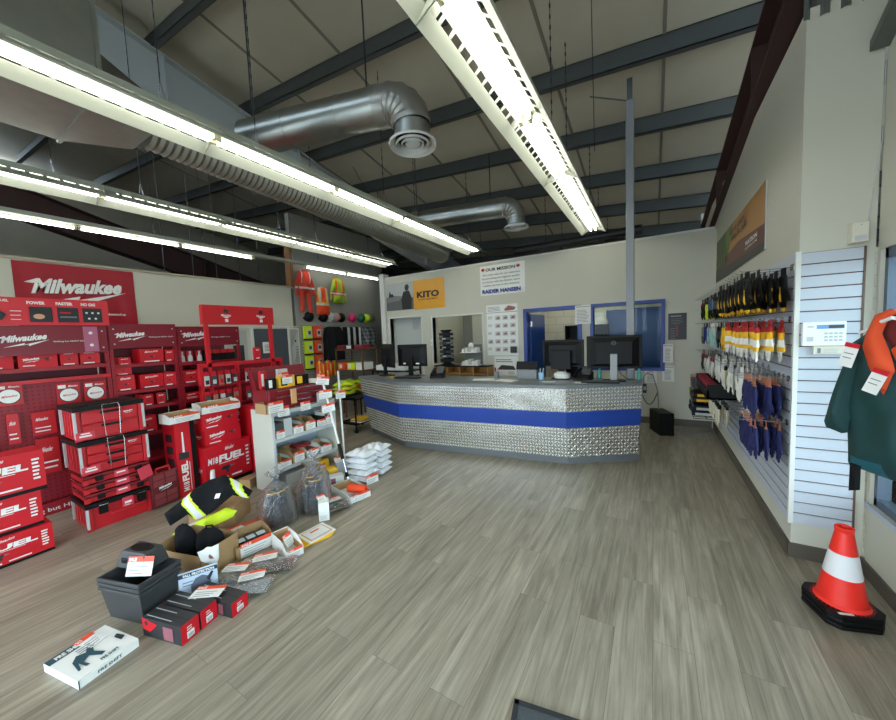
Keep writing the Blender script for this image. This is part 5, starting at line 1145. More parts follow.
# red open frame merchandiser
r = empty('peg_merchandiser', (-4.70, 2.13, 0), R9, 'red frame merchandiser with open top and peg rows below', 'display rack')
W = .87
for x in (.02, W - .02): g = G(); g.box(x - .02, x + .02, 0, .045, 0, 2.14, RED2); g.done('upright', r)
g = G(); g.box(-.02, W + .02, -.015, .06, 1.90, 2.14, RED2); p = Pan(g, (-.02, -.015, 1.9), (1, 0, 0), (0, 0, 1))
for cx in (.27, .72): p.poly([(cx - .03, .15), (cx - .02, .2), (cx + .03, .19), (cx + .03, .14)], INK); p.text('Milwaukee', cx - .06, .105, .025, WHITE, w=.12, bold=.03); p.poly([(cx - .05, .1), (cx + .05, .1), (cx, .08)], WHITE); p.rect(cx - .02, .03, cx + .02, .07, PAPER)
for i in range(9):
    for j in range(3): p.rect(.05 + i * .1, .04 + j * .075, .056 + i * .1, .046 + j * .075, RACKD, False)
g.done('header', r)
g = G(); g.box(-.1, W + .12, .0, .05, 1.375, 1.42, RED2); g.done('rail', r)
g = G(); g.box(-.1, W + .1, .05, .06, .3, 1.375, PEGM); g.done('pegboard', r)
for x in (-.1, .33, W + .08): g = G(); g.box(x, x + .03, -.012, .05, .3, 1.375, RED2); g.done('divider', r)
for z in (1.12, .86): g = G(); g.box(-.1, W + .1, -.01, .05, z, z + .03, RACK); g.done('rail', r)
ACC = {}
for j, z in enumerate((1.33, 1.09, .83)):
    for i in range(12):
        x = -.05 + i * .082
        if abs(x - .345) < .04: continue
        k = (i + j) % 3
        if k not in ACC:
            g = G(); g.box(-.03, .03, -.02, -.014, -.19, 0, RED2); g.box(-.026, .026, -.035, -.02, -.17, -.05, [LGREY, DGREY, M('amber_pack', (150, 110, 90), .4)][k]); g.box(-.02, .02, -.037, -.035, -.15, -.1, [INK, LGREY, RED][k]); g.tube([(0, .0, .0), (0, -.06, .005)], .002, STEEL, 5); ACC[k] = g.done('accessory_pack'); o = ACC[k]
        else: o = ACC[k].copy(); COL.objects.link(o)
        o.location = (-4.70 + .018, 2.13 + x, z - .01); o.rotation_euler = (0, 0, R9)
        tag(o, 'small accessory pack on the red merchandiser, %s row, %s from the left' % (['top', 'middle', 'bottom'][j], ORD[i]), 'pack', 'accessory packs on the red merchandiser')
carton('small red and white carton standing on the merchandiser rail', -4.725, 2.76, 1.42, R9, .08, .045, .17, 'small', None)

# ------------------------------------------------------------------ open shelf unit with sale goods
UX0, UX1, UY0, UY1 = -3.87, -3.48, 2.14, 2.98
r = empty('shelf_unit', (UX1, UY0, 0), R9, 'beige metal shelf unit crowded with sale goods', 'shelf'); W = UY1 - UY0; D = UX1 - UX0
g = G(); g.box(0, .012, 0, D, 0, .91, BEIGE); g.box(-.004, .02, -.002, .01, 0, .91, LGREY); g.done('side_panel', r)
g = G(); g.box(W - .012, W, 0, D, 0, .91, BEIGE); g.done('side_panel', r)
g = G(); g.box(.012, W - .012, D - .006, D, 0, .91, M('blue_grey_metal', (150, 164, 176), .4)); g.done('back_panel', r)
for z in (.05, .27, .6, .895): g = G(); g.box(.012, W - .012, .0, D - .006, z - .02, z, BEIGE); g.box(.012, W - .012, -.002, .004, z - .035, z + .003, LGREY); g.done('shelf', r)
def ush(y, z, w, d, h, m, label, ticket=True, rz=0., kind='open', group='goods on the beige shelf unit'):
    if kind == 'open': return openbox(label, UX1 - d / 2 - .01, y, z, R9 + rz, w, d, h, m, .65, CARD, group)
    g = G(); g.box(-w / 2, w / 2, -d / 2, d / 2, 0, h, m); o = tag(g.done('goods_pack', loc=(UX1 - d / 2 - .015, y, z), rz=R9 + rz, bevel=.008), label, 'pack', group)
    if ticket: g = G(); salecard(g, TM(0, -d / 2 - .003, -.0), min(w, .13), .085); g.done('price_card', o)
    return o
ush(2.25, .272, .17, .2, .1, WHITE, 'white dispenser box at the left of the middle shelf'); ush(2.43, .272, .15, .24, .16, CARD, 'cardboard tray left of centre on the middle shelf'); ush(2.62, .272, .16, .24, .13, WHITE, 'white dispenser box right of centre on the middle shelf'); ush(2.82, .272, .16, .22, .12, WHITE, 'white dispenser box at the right of the middle shelf')
ush(2.55, .40, .2, .14, .03, RACK, 'dark red packet lying across the middle shelf trays', False, kind='pack').location.x = -3.62
ush(2.23, .602, .1, .2, .17, DGREY, 'dark grey pack standing in the upper shelf corner', kind='pack'); ush(2.33, .602, .1, .18, .2, LGREY, 'pale upright pack on the upper shelf', False, kind='pack'); ush(2.45, .602, .13, .22, .12, WHITE, 'open white carton on the upper shelf'); ush(2.61, .602, .15, .24, .14, CARD, 'brown tray in the middle of the upper shelf'); ush(2.77, .602, .13, .22, .11, BLACK, 'black pack on the upper shelf', kind='pack'); ush(2.89, .602, .1, .2, .15, WHITE, 'narrow white box at the right of the upper shelf')
ush(2.72, .052, .26, .22, .12, YEL, 'yellow bag on the bottom shelf', kind='pack'); ush(2.4, .052, .28, .2, .12, LGREY, 'pale bag on the bottom shelf', False, kind='pack')
# on top
TBR = M('toolchest_red', (126, 20, 34), .35)
r = empty('tool_chest', (-3.53, 2.17, .897), R9, 'dark red tool chest with open lid on the shelf unit', 'toolbox'); W = .72
g = G(); g.box(0, W, .06, .34, 0, .235, TBR); g.box(0.003, .3, .02, .05, .002, .233, TBR); g.done('body', r, bevel=.005)
for k in range(3): 
    g = G(); g.box(.05, W - .02, .035 - k * .012, .06, .02 + k * .07, .08 + k * .07, TBR); dr = g.done('drawer', r, bevel=.003); g = G(); g.box(.08, W - .05, .025 - k * .012, .037 - k * .012, .068 + k * .07, .078 + k * .07, STEEL); g.done('handle', dr)
g = G(); g.hexa([(0, .33, .235), (W, .33, .235), (W, .345, .235), (0, .345, .235), (0, .40, .46), (W, .40, .46), (W, .415, .46), (0, .415, .46)], TBR); g.hexa([(0, .25, .235), (.01, .25, .235), (.01, .34, .235), (0, .34, .235), (0, .31, .43), (.01, .31, .43), (.01, .41, .46), (0, .41, .46)], TBR); g.done('lid', r)
openbox('brown cardboard tray at the left end on top of the shelf unit', -3.56, 2.24 - .07, .897, R9, .2, .2, .11, CARD, .95, None, 'goods on top of the shelf unit').location.z = .8965
def toppack(label, x, y, z, w, d, h, m, rz=0, tk=True, m2=None):
    g = G(); g.box(-w / 2, w / 2, -d / 2, d / 2, 0, h, m)
    if m2: p = Pan(g, (-w / 2, -d / 2, 0), (1, 0, 0), (0, 0, 1)); p.rect(w * .1, h * .15, w * .5, h * .85, m2)
    o = tag(g.done('goods_pack', loc=(x, y, z), rz=R9 + rz, bevel=.004), label, 'pack', 'goods on top of the shelf unit')
    if tk: g = G(); salecard(g, TM(0, -d / 2 - .004, h * .3), .13, .10); g.done('price_card', o)
toppack('black and white pack in the open chest, leftmost', -3.62, 2.24, 1.134, .1, .06, .12, BLACK, 0, False, WHITE); toppack('black and yellow pack in the middle of the open chest', -3.62, 2.42, 1.134, .2, .06, .13, YEL, .05, True, BLACK); toppack('black pack with yellow corner at the right of the open chest', -3.62, 2.62, 1.134, .17, .06, .12, BLACK, -.05, False, YEL)
toppack('pale upright pack with ticket behind the yellow packs', -3.74, 2.46, 1.134, .12, .05, .2, LGREY, 0, True); toppack('red narrow pack at the left of the open chest', -3.75, 2.23, 1.134, .07, .05, .2, RED2, 0, False, WHITE)
toppack('flat white pack on the right end of the chest', -3.62, 2.81, 1.134, .14, .2, .04, WHITE, .2); toppack('pale pack with ticket standing before the chest drawers', -3.485, 2.80, .897, .13, .04, .12, LGREY, 0, True)
g = G(); salecard(g, TM(-3.465, 2.55, .85, R9, -.1), .13, .1); tag(g.done('price_ticket'), 'white and orange ticket hanging off the shelf unit top edge, centre', 'ticket', 'tickets on the shelf unit')
g = G(); salecard(g, TM(-3.465, 2.27, .84, R9, -.1), .14, .11); tag(g.done('price_ticket'), 'white and orange ticket hanging off the shelf unit top edge, left', 'ticket', 'tickets on the shelf unit')
g = G(); g.box(-.03, .03, -.01, .01, 0, .16, M('tan_wood', (214, 160, 110), .6)); tag(g.done('wooden_scraper', loc=(-3.46, 2.40, .96), rz=R9), 'tan wooden handle sticking out in front of the tool chest', 'tool')
r = empty('extension_pole', (-3.0, 2.70, 0), 0, 'white telescopic pole leaning against the shelf unit', 'pole')
a, b = Vector((-3.0, 2.70, .0)), Vector((-3.435, 2.77, 1.21)); g = G(); g.tube([a.lerp(b, .3) - r.location, b - r.location], .013, WHITE, 10); g.done('shaft', r, smooth=50)
g = G(); g.tube([a.lerp(b, .22) - r.location, a.lerp(b, .36) - r.location], .02, BLACK, 10); g.done('grip', r, smooth=50); g = G(); g.tube([a.lerp(b, .06) - r.location, a.lerp(b, .1) - r.location], .018, BLACK, 10); g.done('lock_ring', r, smooth=50)
g = G(); g.tube([a - r.location, a.lerp(b, .25) - r.location], .011, STEEL, 8); g.done('tip', r)
for k in range(3): g = G(); salecard(g, TM(*(a.lerp(b, .70 + k * .13) - r.location + Vector((.03, -.03, -.04))), R9 - .4, 0, .15 * (k - 1)), .15, .1); g.done('price_card', r)
r = empty('extension_pole', (-3.45, 3.06, 0), 0, 'slim white pole standing upright behind the telescopic pole', 'pole'); g = G(); g.tube([(.0, 0, 0), (-.02, .0, 1.25)], .012, WHITE, 8); g.done('shaft', r); g = G(); salecard(g, TM(.02, -.02, .9, R9 - .3), .13, .1); g.done('price_card', r)

# ------------------------------------------------------------------ goods laid out on the floor
# flat shift box
def lbox(label, name, x, y, rz, w, d, h, m, fn=None, z=.001, cat='box', group=None, bevel=0):
    g = G(); g.box(-w / 2, w / 2, -d / 2, d / 2, 0, h, m)
    if fn: fn(g, w, d, h)
    return tag(g.done(name, loc=(x, y, z), rz=rz, bevel=bevel), label, cat, group)
TEALB = M('box_teal', (34, 76, 88), .5)
def f_shift(g, w, d, h):
    p = Pan(g, (-w / 2, -d / 2, h), (1, 0, 0), (0, 1, 0)); p.rect(0, d * .82, w * .68, d, TEALB); p.text('PRE SHIFT', w * .12, d * .86, d * .09, WHITE, w=w * .45, bold=.05)
    fig = [(.12, .2), (.18, .5), (.3, .62), (.42, .55), (.55, .75), (.6, .7), (.5, .45), (.58, .25), (.5, .22), (.4, .42), (.28, .35), (.3, .2), (.24, .2), (.22, .4), (.16, .2)]
    p.poly([(w * a, d * b) for a, b in fig], TEALB); p.text('PRE SHIFT', w * .42, d * .08, d * .07, TEALB, w=w * .3, bold=.04); p.lines(w * .35, d * .6, w * .6, d * .78, 3, INKG); p.poly([(w * .85, d * .25), (w * .95, d * .3), (w * .92, d * .5), (w * .84, d * .45)], INK)
    T = TM(w * .18, d * .1, h + .004, .15, -PI / 2); salecard(g, T, w * .32, d * .42)
    q = Pan(g, (-w / 2, -d / 2, 0), (1, 0, 0), (0, 0, 1)); q.text('PRE SHIFT', w * .3, h * .3, h * .35, TEALB, w=w * .4, bold=.03); q.rect(0, 0, w * .02, h, TEALB)
lbox('flat white and teal box lying nearest the camera', 'shift_box', -2.575, .485, math.radians(101), .25, .305, .045, WHITE, f_shift)
# nested grey bins with collar
r = empty('storage_bin', (-2.77, .765, 0), math.radians(16), 'stack of dark grey plastic bins with a ticket tucked inside', 'bin')
BINM = M('bin_grey', (58, 60, 62), .42)
def binshell(z0, hh, s, name):
    g = G(); a, b = .14 * s, .095 * s; A, B = .165 * s, .12 * s
    bo = [(-a, -b, z0), (a, -b, z0), (a, b, z0), (-a, b, z0)]; to = [(-A, -B, z0 + hh), (A, -B, z0 + hh - .0), (A, B, z0 + hh), (-A, B, z0 + hh)]
    ti = [(x * .95, y * .95, z) for x, y, z in to]; bi = [(x * .95, y * .95, z + .006) for x, y, z in bo]
    vs = bo + to + ti + bi; fs = [(3, 2, 1, 0), (12, 13, 14, 15)]
    for i in range(4): j = (i + 1) % 4; fs += [(i, j, 4 + j, 4 + i), (4 + i, 4 + j, 8 + j, 8 + i), (8 + i, 8 + j, 12 + j, 12 + i)]
    g.add(vs, fs, BINM)
    k = 1.04; g.hexa([(-A * k, -B * k, z0 + hh - .02), (A * k, -B * k, z0 + hh - .02), (A * k, -B, z0 + hh - .02), (-A * k, -B, z0 + hh - .02), (-A * k, -B * k, z0 + hh), (A * k, -B * k, z0 + hh), (A * k, -B, z0 + hh), (-A * k, -B, z0 + hh)], BINM)
    for s_ in (-1, 1): g.box(min(s_ * A, s_ * A * k), max(s_ * A, s_ * A * k), -B, B, z0 + hh - .02, z0 + hh, BINM)
    g.box(-A * k, A * k, B, B * k, z0 + hh - .02, z0 + hh, BINM)
    return g.done(name, r, bevel=.004)
binshell(.001, .21, 1, 'bin'); binshell(.03, .21, 1.005, 'bin'); binshell(.058, .21, 1.01, 'bin')
g = G(); o = [(-.19, -.17), (-.10, -.18), (-.06, -.15), (-.06, .15), (-.10, .18), (-.19, .17)]
g.hexa([(-.17, -.03, .27), (.09, -.03, .27), (.09, .12, .27), (-.17, .12, .27), (-.14, -.005, .372), (.06, -.005, .372), (.06, .105, .372), (-.14, .105, .372)], BINM)
g.box(-.185, -.16, .02, .10, .27, .35, BINM); g.box(-.13, -.07, -.022, .0, .275, .335, BLACK)
g.done('collar', r, bevel=.01)
g = G(); g.lathe([(.035, 0), (.030, .004), (.027, .0), (.0, 0.0)], BLACK, n=20, T=Matrix.Translation((-.04, .05, .3732)) @ Matrix.Diagonal((2.4, 1.25, 1, 1))); g.done('opening', r)
g = G(); salecard(g, TM(.05, -.045, .255, math.radians(14), -.35), .16, .11); g.done('price_card', r)
# black and red boxes
def f_kn(g, w, d, h):
    p = Pan(g, (-w / 2, -d / 2, h), (1, 0, 0), (0, 1, 0)); p.rect(0, d * .48, w, d * .52, INK); p.rect(w * .05, d * .15, w * .7, d * .2, LGREY); p.rect(w * .05, d * .65, w * .6, d * .7, LGREY)
    q = Pan(g, (-w / 2, -d / 2, 0), (1, 0, 0), (0, 0, 1)); q.poly([(0, h * .4), (w * .0, h), (w * .4, h * .78), (w * .2, h * .3)], RED); q.rect(w * .55, h * .1, w * .8, h * .8, M('photo_pink', (150, 90, 100), .5)); q.disc(w * .12, h * .75, h * .12, INK)
    s = Pan(g, (w / 2, -d / 2, 0), (0, 1, 0), (0, 0, 1)); s.rect(0, 0, d, h, RED); s.rect(d * .3, h * .15, d * .7, h * .5, PAPER); s.lines(d * .35, h * .2, d * .65, h * .4, 4, INK, .4, 0); s.lines(d * .3, h * .6, d * .6, h * .85, 2, WHITE)
KB = M('box_charcoal', (44, 46, 50), .4)
KG = 'black and red boxes on the floor'
o = lbox('black and red box in front, nearer of a touching pair', 'safety_gear_box', -2.385, .765, math.radians(14), .30, .10, .11, KB, f_kn, group=KG)
o = lbox('black and red box in front, farther of a touching pair', 'safety_gear_box', -2.41, .872, math.radians(14), .30, .10, .11, KB, f_kn, group=KG)
g = G(); salecard(g, TM(.06, .04, .1115, .35, -PI / 2 + .0), .18, .1); g.done('price_card', o)
lbox('black and red box lying behind the touching pair', 'safety_gear_box', -2.355, 1.01, math.radians(12), .34, .11, .09, KB, f_kn, group=KG)
# backpack carton
r = openbox('brown cardboard carton holding two black backpacks', -2.95, 1.15, .001, math.radians(14), .46, .30, .2, CARD, .93, None, ticket=False, cat='box', name='cardboard_carton')
for k, (dx, dy, sc, lab) in enumerate(((-.11, .0, 1.1, 'black backpack in the carton, nearer one'), (.10, .03, 1.05, 'black backpack in the carton, farther one'))):
    T = Matrix.Rotation(math.radians(14), 4, 'Z'); c_ = Vector((-2.95, 1.15, 0)) + T @ Vector((dx, dy, 0)); rb = empty('backpack', (c_.x, c_.y, .01), math.radians(20 + 20 * k), lab, 'backpack', 'black backpacks')
    g = G(); pillow(g, [(-.09, 0), (-.1, .14), (-.085, .22), (-.04, .26), (.04, .26), (.085, .22), (.1, .14), (.09, 0)], .015, .09, lambda x, y, f: CLOTHK, (0, 0, 0), (sc, 0, 0), (0, 0, sc), fold=.006, fs=40, seed=k); g.done('body', rb, smooth=60)
    g = G(); g.tube([(-.03, .0, .25), (-.02, 0, .29), (.02, 0, .29), (.03, 0, .25)], .007, CLOTHK, 6); g.done('grab_loop', rb)
    g = G(); pillow(g, [(-.06, .02), (-.065, .1), (0, .12), (.065, .1), (.06, .02)], .012, .03, lambda x, y, f: BLACK, (0, -.085, 0), (1, 0, 0), (0, 0, 1)); g.done('pocket', rb, smooth=60)
def f_pk(p, W, H):
    p.rect(0, H - .035, W, H - .008, M('print_navy', (40, 52, 70), .5)); p.text('FALL PROTECTION', W * .12, H - .03, .016, WHITE, w=W * .8, bold=.04); p.lines(.02, H - .09, W * .45, H - .05, 2, INKG)
    p.poly([(W * .3, .02), (W * .3, .08), (W * .42, .12), (W * .6, .13), (W * .78, .11), (W * .82, .07), (W * .74, .05), (W * .7, .02)], M('print_pack', (92, 100, 116), .5)); p.poly([(W * .7, .1), (W * .85, .14), (W * .9, .13), (W * .78, .08)], INK)
a_ = math.radians(22)
g = G(); g.box(0, .21, 0, .004, 0, .175, M('pale_blue_card', (190, 206, 226), .5)); f_pk(Pan(g, (0, 0, 0), (1, 0, 0), (0, 0, 1)), .21, .175); o = tag(g.done('display_card', loc=(-2.80, .955, .012), rz=math.radians(46)), 'pale blue printed card standing against the carton', 'card'); o.location = (-2.625, .90, .004); o.rotation_euler = (-.06, 0, math.radians(62))
g = G(); pillow(g, [(-.05, .01), (-.065, .08), (-.03, .085), (-.01, .1), (.02, .09), (.06, .1), (.055, .0), (.035, -.06), (.02, -.05)], .01, .006, lambda x, y, f: PAPER, fold=.002); p = Pan(g, (0, -.008, .03), (1, 0, 0), (0, 0, 1)); p.disc(.018, 0, .022, INKG); p.rect(-.0, -.01, .02, 0, RED); o = tag(g.done('paper_liner', smooth=50), 'torn white paper tag over the front edge of the carton', 'tag'); o.location = (-2.655, 1.10, .155); o.rotation_euler = (0, 0, math.radians(60))
# clothing packs on floor
OLI = M('olive_grey_cloth', (66, 72, 66), .7, bump=.3, bscale=50); POLY = glassy('poly_film', (240, 243, 247), .45, .22, .9)
def flatpack(label, x, y, rz, w, d, h, m, ticket=True, film=True, cat='clothing pack', z=.001, group='clothes folded flat in plastic bags'):
    r = empty('clothing_pack', (x, y, z), rz, label, cat, group)
    g = G(); pillow(g, [(-w / 2, -d / 2), (w / 2, -d / 2 * .9), (w / 2 * .97, d / 2), (-w / 2 * .95, d / 2 * .94)], .02, h / 2, lambda a, b, f: m, (0, 0, h / 2 + .003), (1, 0, 0), (0, 1, 0), fold=.003, fs=30, seed=w * 9); g.done('garment', r, smooth=60)
    if film: g = G(); pillow(g, [(-w / 2 - .02, -d / 2 - .02), (w / 2 + .03, -d / 2 - .01), (w / 2 + .02, d / 2 + .02), (-w / 2 - .02, d / 2 + .02)], .018, h / 2 + .004, lambda a, b, f: POLY, (0, 0, h / 2 + .008), (1, 0, 0), (0, 1, 0), fold=.003, fs=55, seed=w * 5); g.done('plastic_bag', r, smooth=60)
    if ticket: g = G(); salecard(g, TM(-w * .05, d * .05, h + .022, .25, -PI / 2), .16, .09); g.done('price_card', r)
    return r
flatpack('dark teal clothing in plastic, behind the black and red boxes', -2.50, 1.17, math.radians(20), .22, .15, .05, M('dark_teal_cloth', (46, 62, 62), .8)); flatpack('white clothing in plastic with a ticket, nearest the aisle', -2.31, 1.19, math.radians(35), .20, .15, .045, M('pale_cloth', (180, 188, 196), .8)); flatpack('olive grey clothing in plastic before the brown tray', -2.42, 1.36, math.radians(35), .36, .14, .045, OLI)
# tray with dark goods
r = openbox('brown tray of dark plastic-wrapped goods with a ticket', -2.81, 1.46, .001, math.radians(78), .27, .24, .13, CARD, .75, None, 'trays on the floor')
T = Matrix.Rotation(math.radians(78), 4, 'Z')
for k in range(3):
    c_ = Vector((-2.81, 1.46, 0)) + T @ Vector((-.075 + k * .075, .0, 0)); g = G(); pillow(g, [(-.036, -.09), (.036, -.1), (.036, .1), (-.036, .09)], .012, .035, lambda a, b, f: [CLOTHK, DGREY, INK][k], (0, 0, .05), (1, 0, 0), (0, 1, 0), fold=.006, fs=60, seed=k); g.box(-.03, .03, -.06, .0, .09, .092, M('pale_label', (190, 204, 214), .5)); tag(g.done('wrapped_goods', loc=(c_.x, c_.y, .01), rz=math.radians(78), smooth=60), 'dark wrapped item in the brown tray, %s' % ['left', 'middle', 'right'][k], 'pack', 'dark items in the brown tray')
# small white bin
r = openbox('white dispenser box with brown inside, behind the envelopes', -2.49, 1.575, .001, math.radians(78), .13, .28, .12, WHITE, .55, CARD, 'trays on the floor', tw=.8)
g = G(); salecard(g, TM(.03, .0, .03, .5, -.5), .09, .1); g.done('price_card', r)
for k in range(5): lbox('yellow printed envelope in a fanned pile, %s' % ['lowest', 'second from the bottom', 'middle one', 'second from the top', 'topmost'][k], 'envelope', -2.46 + k * .004, 1.79 + k * .006, math.radians(72 + k * 3), .24, .20, .006, YEL if k < 4 else WHITE, (lambda g, w, d, h: (Pan(g, (-w / 2, -d / 2, h), (1, 0, 0), (0, 1, 0)).rect(.02, .02, w - .02, d - .02, M('env_print', (214, 150, 120), .6)), Pan(g, (-w / 2, -d / 2, h + .001), (1, 0, 0), (0, 1, 0)).rect(.03, .03, w - .03, d - .03, WHITE), Pan(g, (-w / 2, -d / 2, h + .002), (1, 0, 0), (0, 1, 0)).rect(.08, .12, .16, .14, ORG))) if k == 4 else None, .001 + k * .0068, 'envelope', 'yellow envelopes fanned on the floor')
# brown cartons under the jacket, orange flat packs
lbox('closed brown carton behind the backpack carton', 'cardboard_carton', -3.27, 1.30, math.radians(20), .20, .18, .11, CARD); lbox('brown carton under the black hi-vis jacket', 'cardboard_carton', -3.50, 1.58, math.radians(35), .40, .28, .18, CARD)
def f_or(g, w, d, h): salecard(g, TM(-.02, -.02, h + .002, .3, -PI / 2), .15, .09)
for k in range(3): lbox('flat red-orange pack fanned beside the trays, %s' % ['lowest', 'middle', 'topmost'][k], 'flat_pack', -3.09 + .02 * k, 1.46 + .02 * k, math.radians(60 + 6 * k), .34, .2, .018, M('coral_pack', (206, 84, 64), .5), f_or if k == 2 else None, .001 + k * .0225, 'pack', 'red-orange flat packs', .004)
g_b = lbox('small brown box at the foot of the red cartons', 'cardboard_carton', -4.02, 2.12, .4, .14, .1, .1, CARD)
# black hi vis jacket draped over the cartons
r = empty('hi_vis_jacket', (-3.36, 1.42, .24), math.radians(31), 'black jacket with lime and silver bands thrown over a carton', 'jacket')
out = [(-.37, -.05), (-.28, -.15), (-.16, -.06), (-.08, -.11), (.04, -.06), (.2, .08), (.34, .05), (.37, .11), (.21, .2), (.08, .26), (-.06, .22), (-.15, .15)]
def hv(x, y, f):
    a = x + y * .85 + .125; b_ = x + y * .78 - .355
    if abs(a) < .033 or abs(b_) < .018: return REFL
    if abs(a) < .058 or abs(b_) < .038: return LIME
    return CLOTHK
g = G(); pillow(g, out, .0085, .06, hv, (0, 0, 0), (1, 0, 0), (0, .5, .86), fold=.014, fs=15, seed=4); g.done('body', r, smooth=60)
g = G(); pillow(g, [(0, 0), (.04, .005), (.045, .045), (.005, .04)], .01, .003, lambda x, y, f: WHITE, (.08, -.03, .075), (1, 0, 0), (0, .5, .86)); g.done('patch', r)
r = empty('hi_vis_vest', (-3.24, 1.33, .15), math.radians(31), 'folded lime hi-vis vest with silver band in front of the black jacket', 'vest')
g = G(); pillow(g, [(-.24, -.07), (-.12, -.12), (-.01, -.06), (.22, .05), (.24, .1), (.13, .13), (0, .06), (-.2, -.03)], .009, .045, lambda x, y, f: REFL if abs(x + .1 - y * .5) < .024 else LIME, (0, 0, .0), (1, 0, 0), (0, .7, .7), fold=.008, fs=30); g.done('body', r, smooth=60)
# tied clear bags of dark boots / tubes
def bag(label, x, y, s, n, seed):
    rnd = random.Random(seed); r = empty('tied_bag', (x, y, .002), rnd.random() * 3, label, 'bag', 'clear bags tied at the neck')
    for k in range(n):
        a = 2 * PI * k / n; rr = .085 * s; h = (.26 + rnd.random() * .06) * s; tx, ty = -.03 * math.cos(a), -.03 * math.sin(a)
        g = G(); g.tube([(rr * math.cos(a), rr * math.sin(a), .01), (rr * math.cos(a) + tx * .5, rr * math.sin(a) + ty * .5, h * .6), (rr * math.cos(a) + tx, rr * math.sin(a) + ty, h)], [.05 * s, .046 * s, .038 * s], M('tool_sleeve', (58, 62, 70), .5), 10)
        e = (rr * math.cos(a) + tx, rr * math.sin(a) + ty); g.tube([(e[0], e[1], h), (e[0], e[1], h + .012)], .036 * s, YEL, 10); g.tube([(e[0], e[1], h + .012), (e[0], e[1], h + .02)], .03 * s, DGREY, 10); g.done('dark_bottle', r, smooth=50)
    N = 26; prof = [(.15, .0), (.175, .03), (.17, .12), (.155, .22), (.12, .31), (.06, .375), (.016, .41), (.03, .44), (.06, .475), (.075, .50)]
    vs = []; fs = []
    for i, (rr, z) in enumerate(prof):
        for k in range(N):
            t = 2 * PI * k / N; w_ = 1 + .09 * math.sin(t * 5 + seed + z * 9) + .05 * math.sin(t * 11 + z * 25); w_ = w_ if i < 6 else 1 + .35 * math.sin(t * 4 + seed)
            vs.append((rr * s * w_ * math.cos(t), rr * s * w_ * math.sin(t), z * s + (.02 * math.sin(t * 3 + seed) if i > 7 else 0)))
    for i in range(len(prof) - 1):
        for k in range(N): fs.append((i * N + k, i * N + (k + 1) % N, (i + 1) * N + (k + 1) % N, (i + 1) * N + k))
    g = G(); g.add(vs, fs, POLY); g.done('plastic_bag', r, smooth=60)
    g = G(); g.lathe([(.014 * s, .405 * s), (.018 * s, .41 * s), (.014 * s, .417 * s)], M('tie_blue', (80, 110, 190), .5), n=10); g.done('twist_tie', r)
bag('clear tied bag of dark tubes, nearest the brown tray', -2.95, 1.80, .97, 7, 1); bag('clear tied bag of dark tubes with a white label, middle one', -2.86, 2.12, .97, 7, 2); bag('clear tied bag of dark tubes, leaning on the shelf unit', -3.14, 2.35, .9, 6, 5)
# black and lime pack, small white box stack
flatpack('black and lime folded vest in plastic with ticket', -2.66, 2.21, math.radians(60), .24, .17, .06, CLOTHK, group='clothes folded flat in plastic bags')
g = G()
for k in range(2): lbox('small white box, %s of two beside the lime pack' % ['lower', 'upper'][k], 'small_box', -2.62, 2.04, math.radians(50), .09, .10, .085, WHITE, (lambda g, w, d, h: (Pan(g, (-w / 2, -d / 2, 0), (1, 0, 0), (0, 0, 1)).lines(.01, .02, w - .01, h * .7, 4, LGREY))) if k == 0 else (lambda g, w, d, h: salecard(g, TM(0, .0, h + .002, .6, -1.1), .08, .07)), .001 + k * .087, 'box', 'small white boxes')
r = openbox('white tray holding an orange roll, right of the bags', -2.76, 2.50, .001, math.radians(78), .24, .38, .09, WHITE, .75, CARD, 'trays on the floor')
g = G(); T = TM(-2.68, 2.52, .075, math.radians(20), 0, PI / 2)
g.lathe([(.025, -.1), (.042, -.1), (.042, .1), (.025, .1), (.025, -.1)], HORG, n=18, T=T); tag(g.done('orange_roll', smooth=40), 'fluorescent orange roll lying in the white tray', 'roll')
lbox('open leaflet box with pink stripe behind the white tray', 'leaflet_box', -3.10, 2.62 - .02, math.radians(60), .16, .10, .12, PAPER, lambda g, w, d, h: Pan(g, (-w / 2, -d / 2, 0), (1, 0, 0), (0, 0, 1)).rect(.02, .02, .07, .1, MC['photo_pink']))
lbox('yellow soft pack between the bags and the shelf unit', 'soft_pack', -3.3, 2.66, math.radians(70), .2, .14, .14, YEL, None, .001, 'pack', None, .02)
lbox('pale blue box with ticket beside the yellow pack', 'small_box', -3.28, 2.86, math.radians(60), .14, .10, .17, M('pale_blue_box', (196, 204, 220), .5), lambda g, w, d, h: salecard(g, TM(-.03, -.05, h + .002, .3, -.9), .11, .08))
# pile of white bagged suits
WB = M('white_poly', (224, 226, 230), .35, bump=.7, bscale=30)
for k in range(5):
    for j in range(2):
        g = G(); sx = .15; pillow(g, [(-sx, -.12), (sx, -.11), (sx * .97, .12), (-sx * .93, .11)], .015, .05, lambda a, b, f: WB, (0, 0, .037), (1, 0, 0), (0, 1, 0), fold=.0055, fs=44, seed=k * 3 + j)
        tag(g.done('bagged_coverall', loc=(-2.92 + j * .0 + .01 * (k % 2), 2.84 + j * .25, .003 + k * .07), rz=math.radians(2 + 5 * ((k * 3 + j) % 3)), smooth=60), 'white coverall in plastic, %s in the %s pile' % (['at the bottom', 'second from the bottom', 'in the middle', 'second from the top', 'on top'][k], ['left', 'right'][j]), 'clothing pack', 'white bagged coveralls')
g = G(); salecard(g, TM(-2.745, 2.82, .003, math.radians(80), -.1), .16, .1); tag(g.done('price_ticket'), 'white and orange ticket standing before the white coveralls', 'ticket')

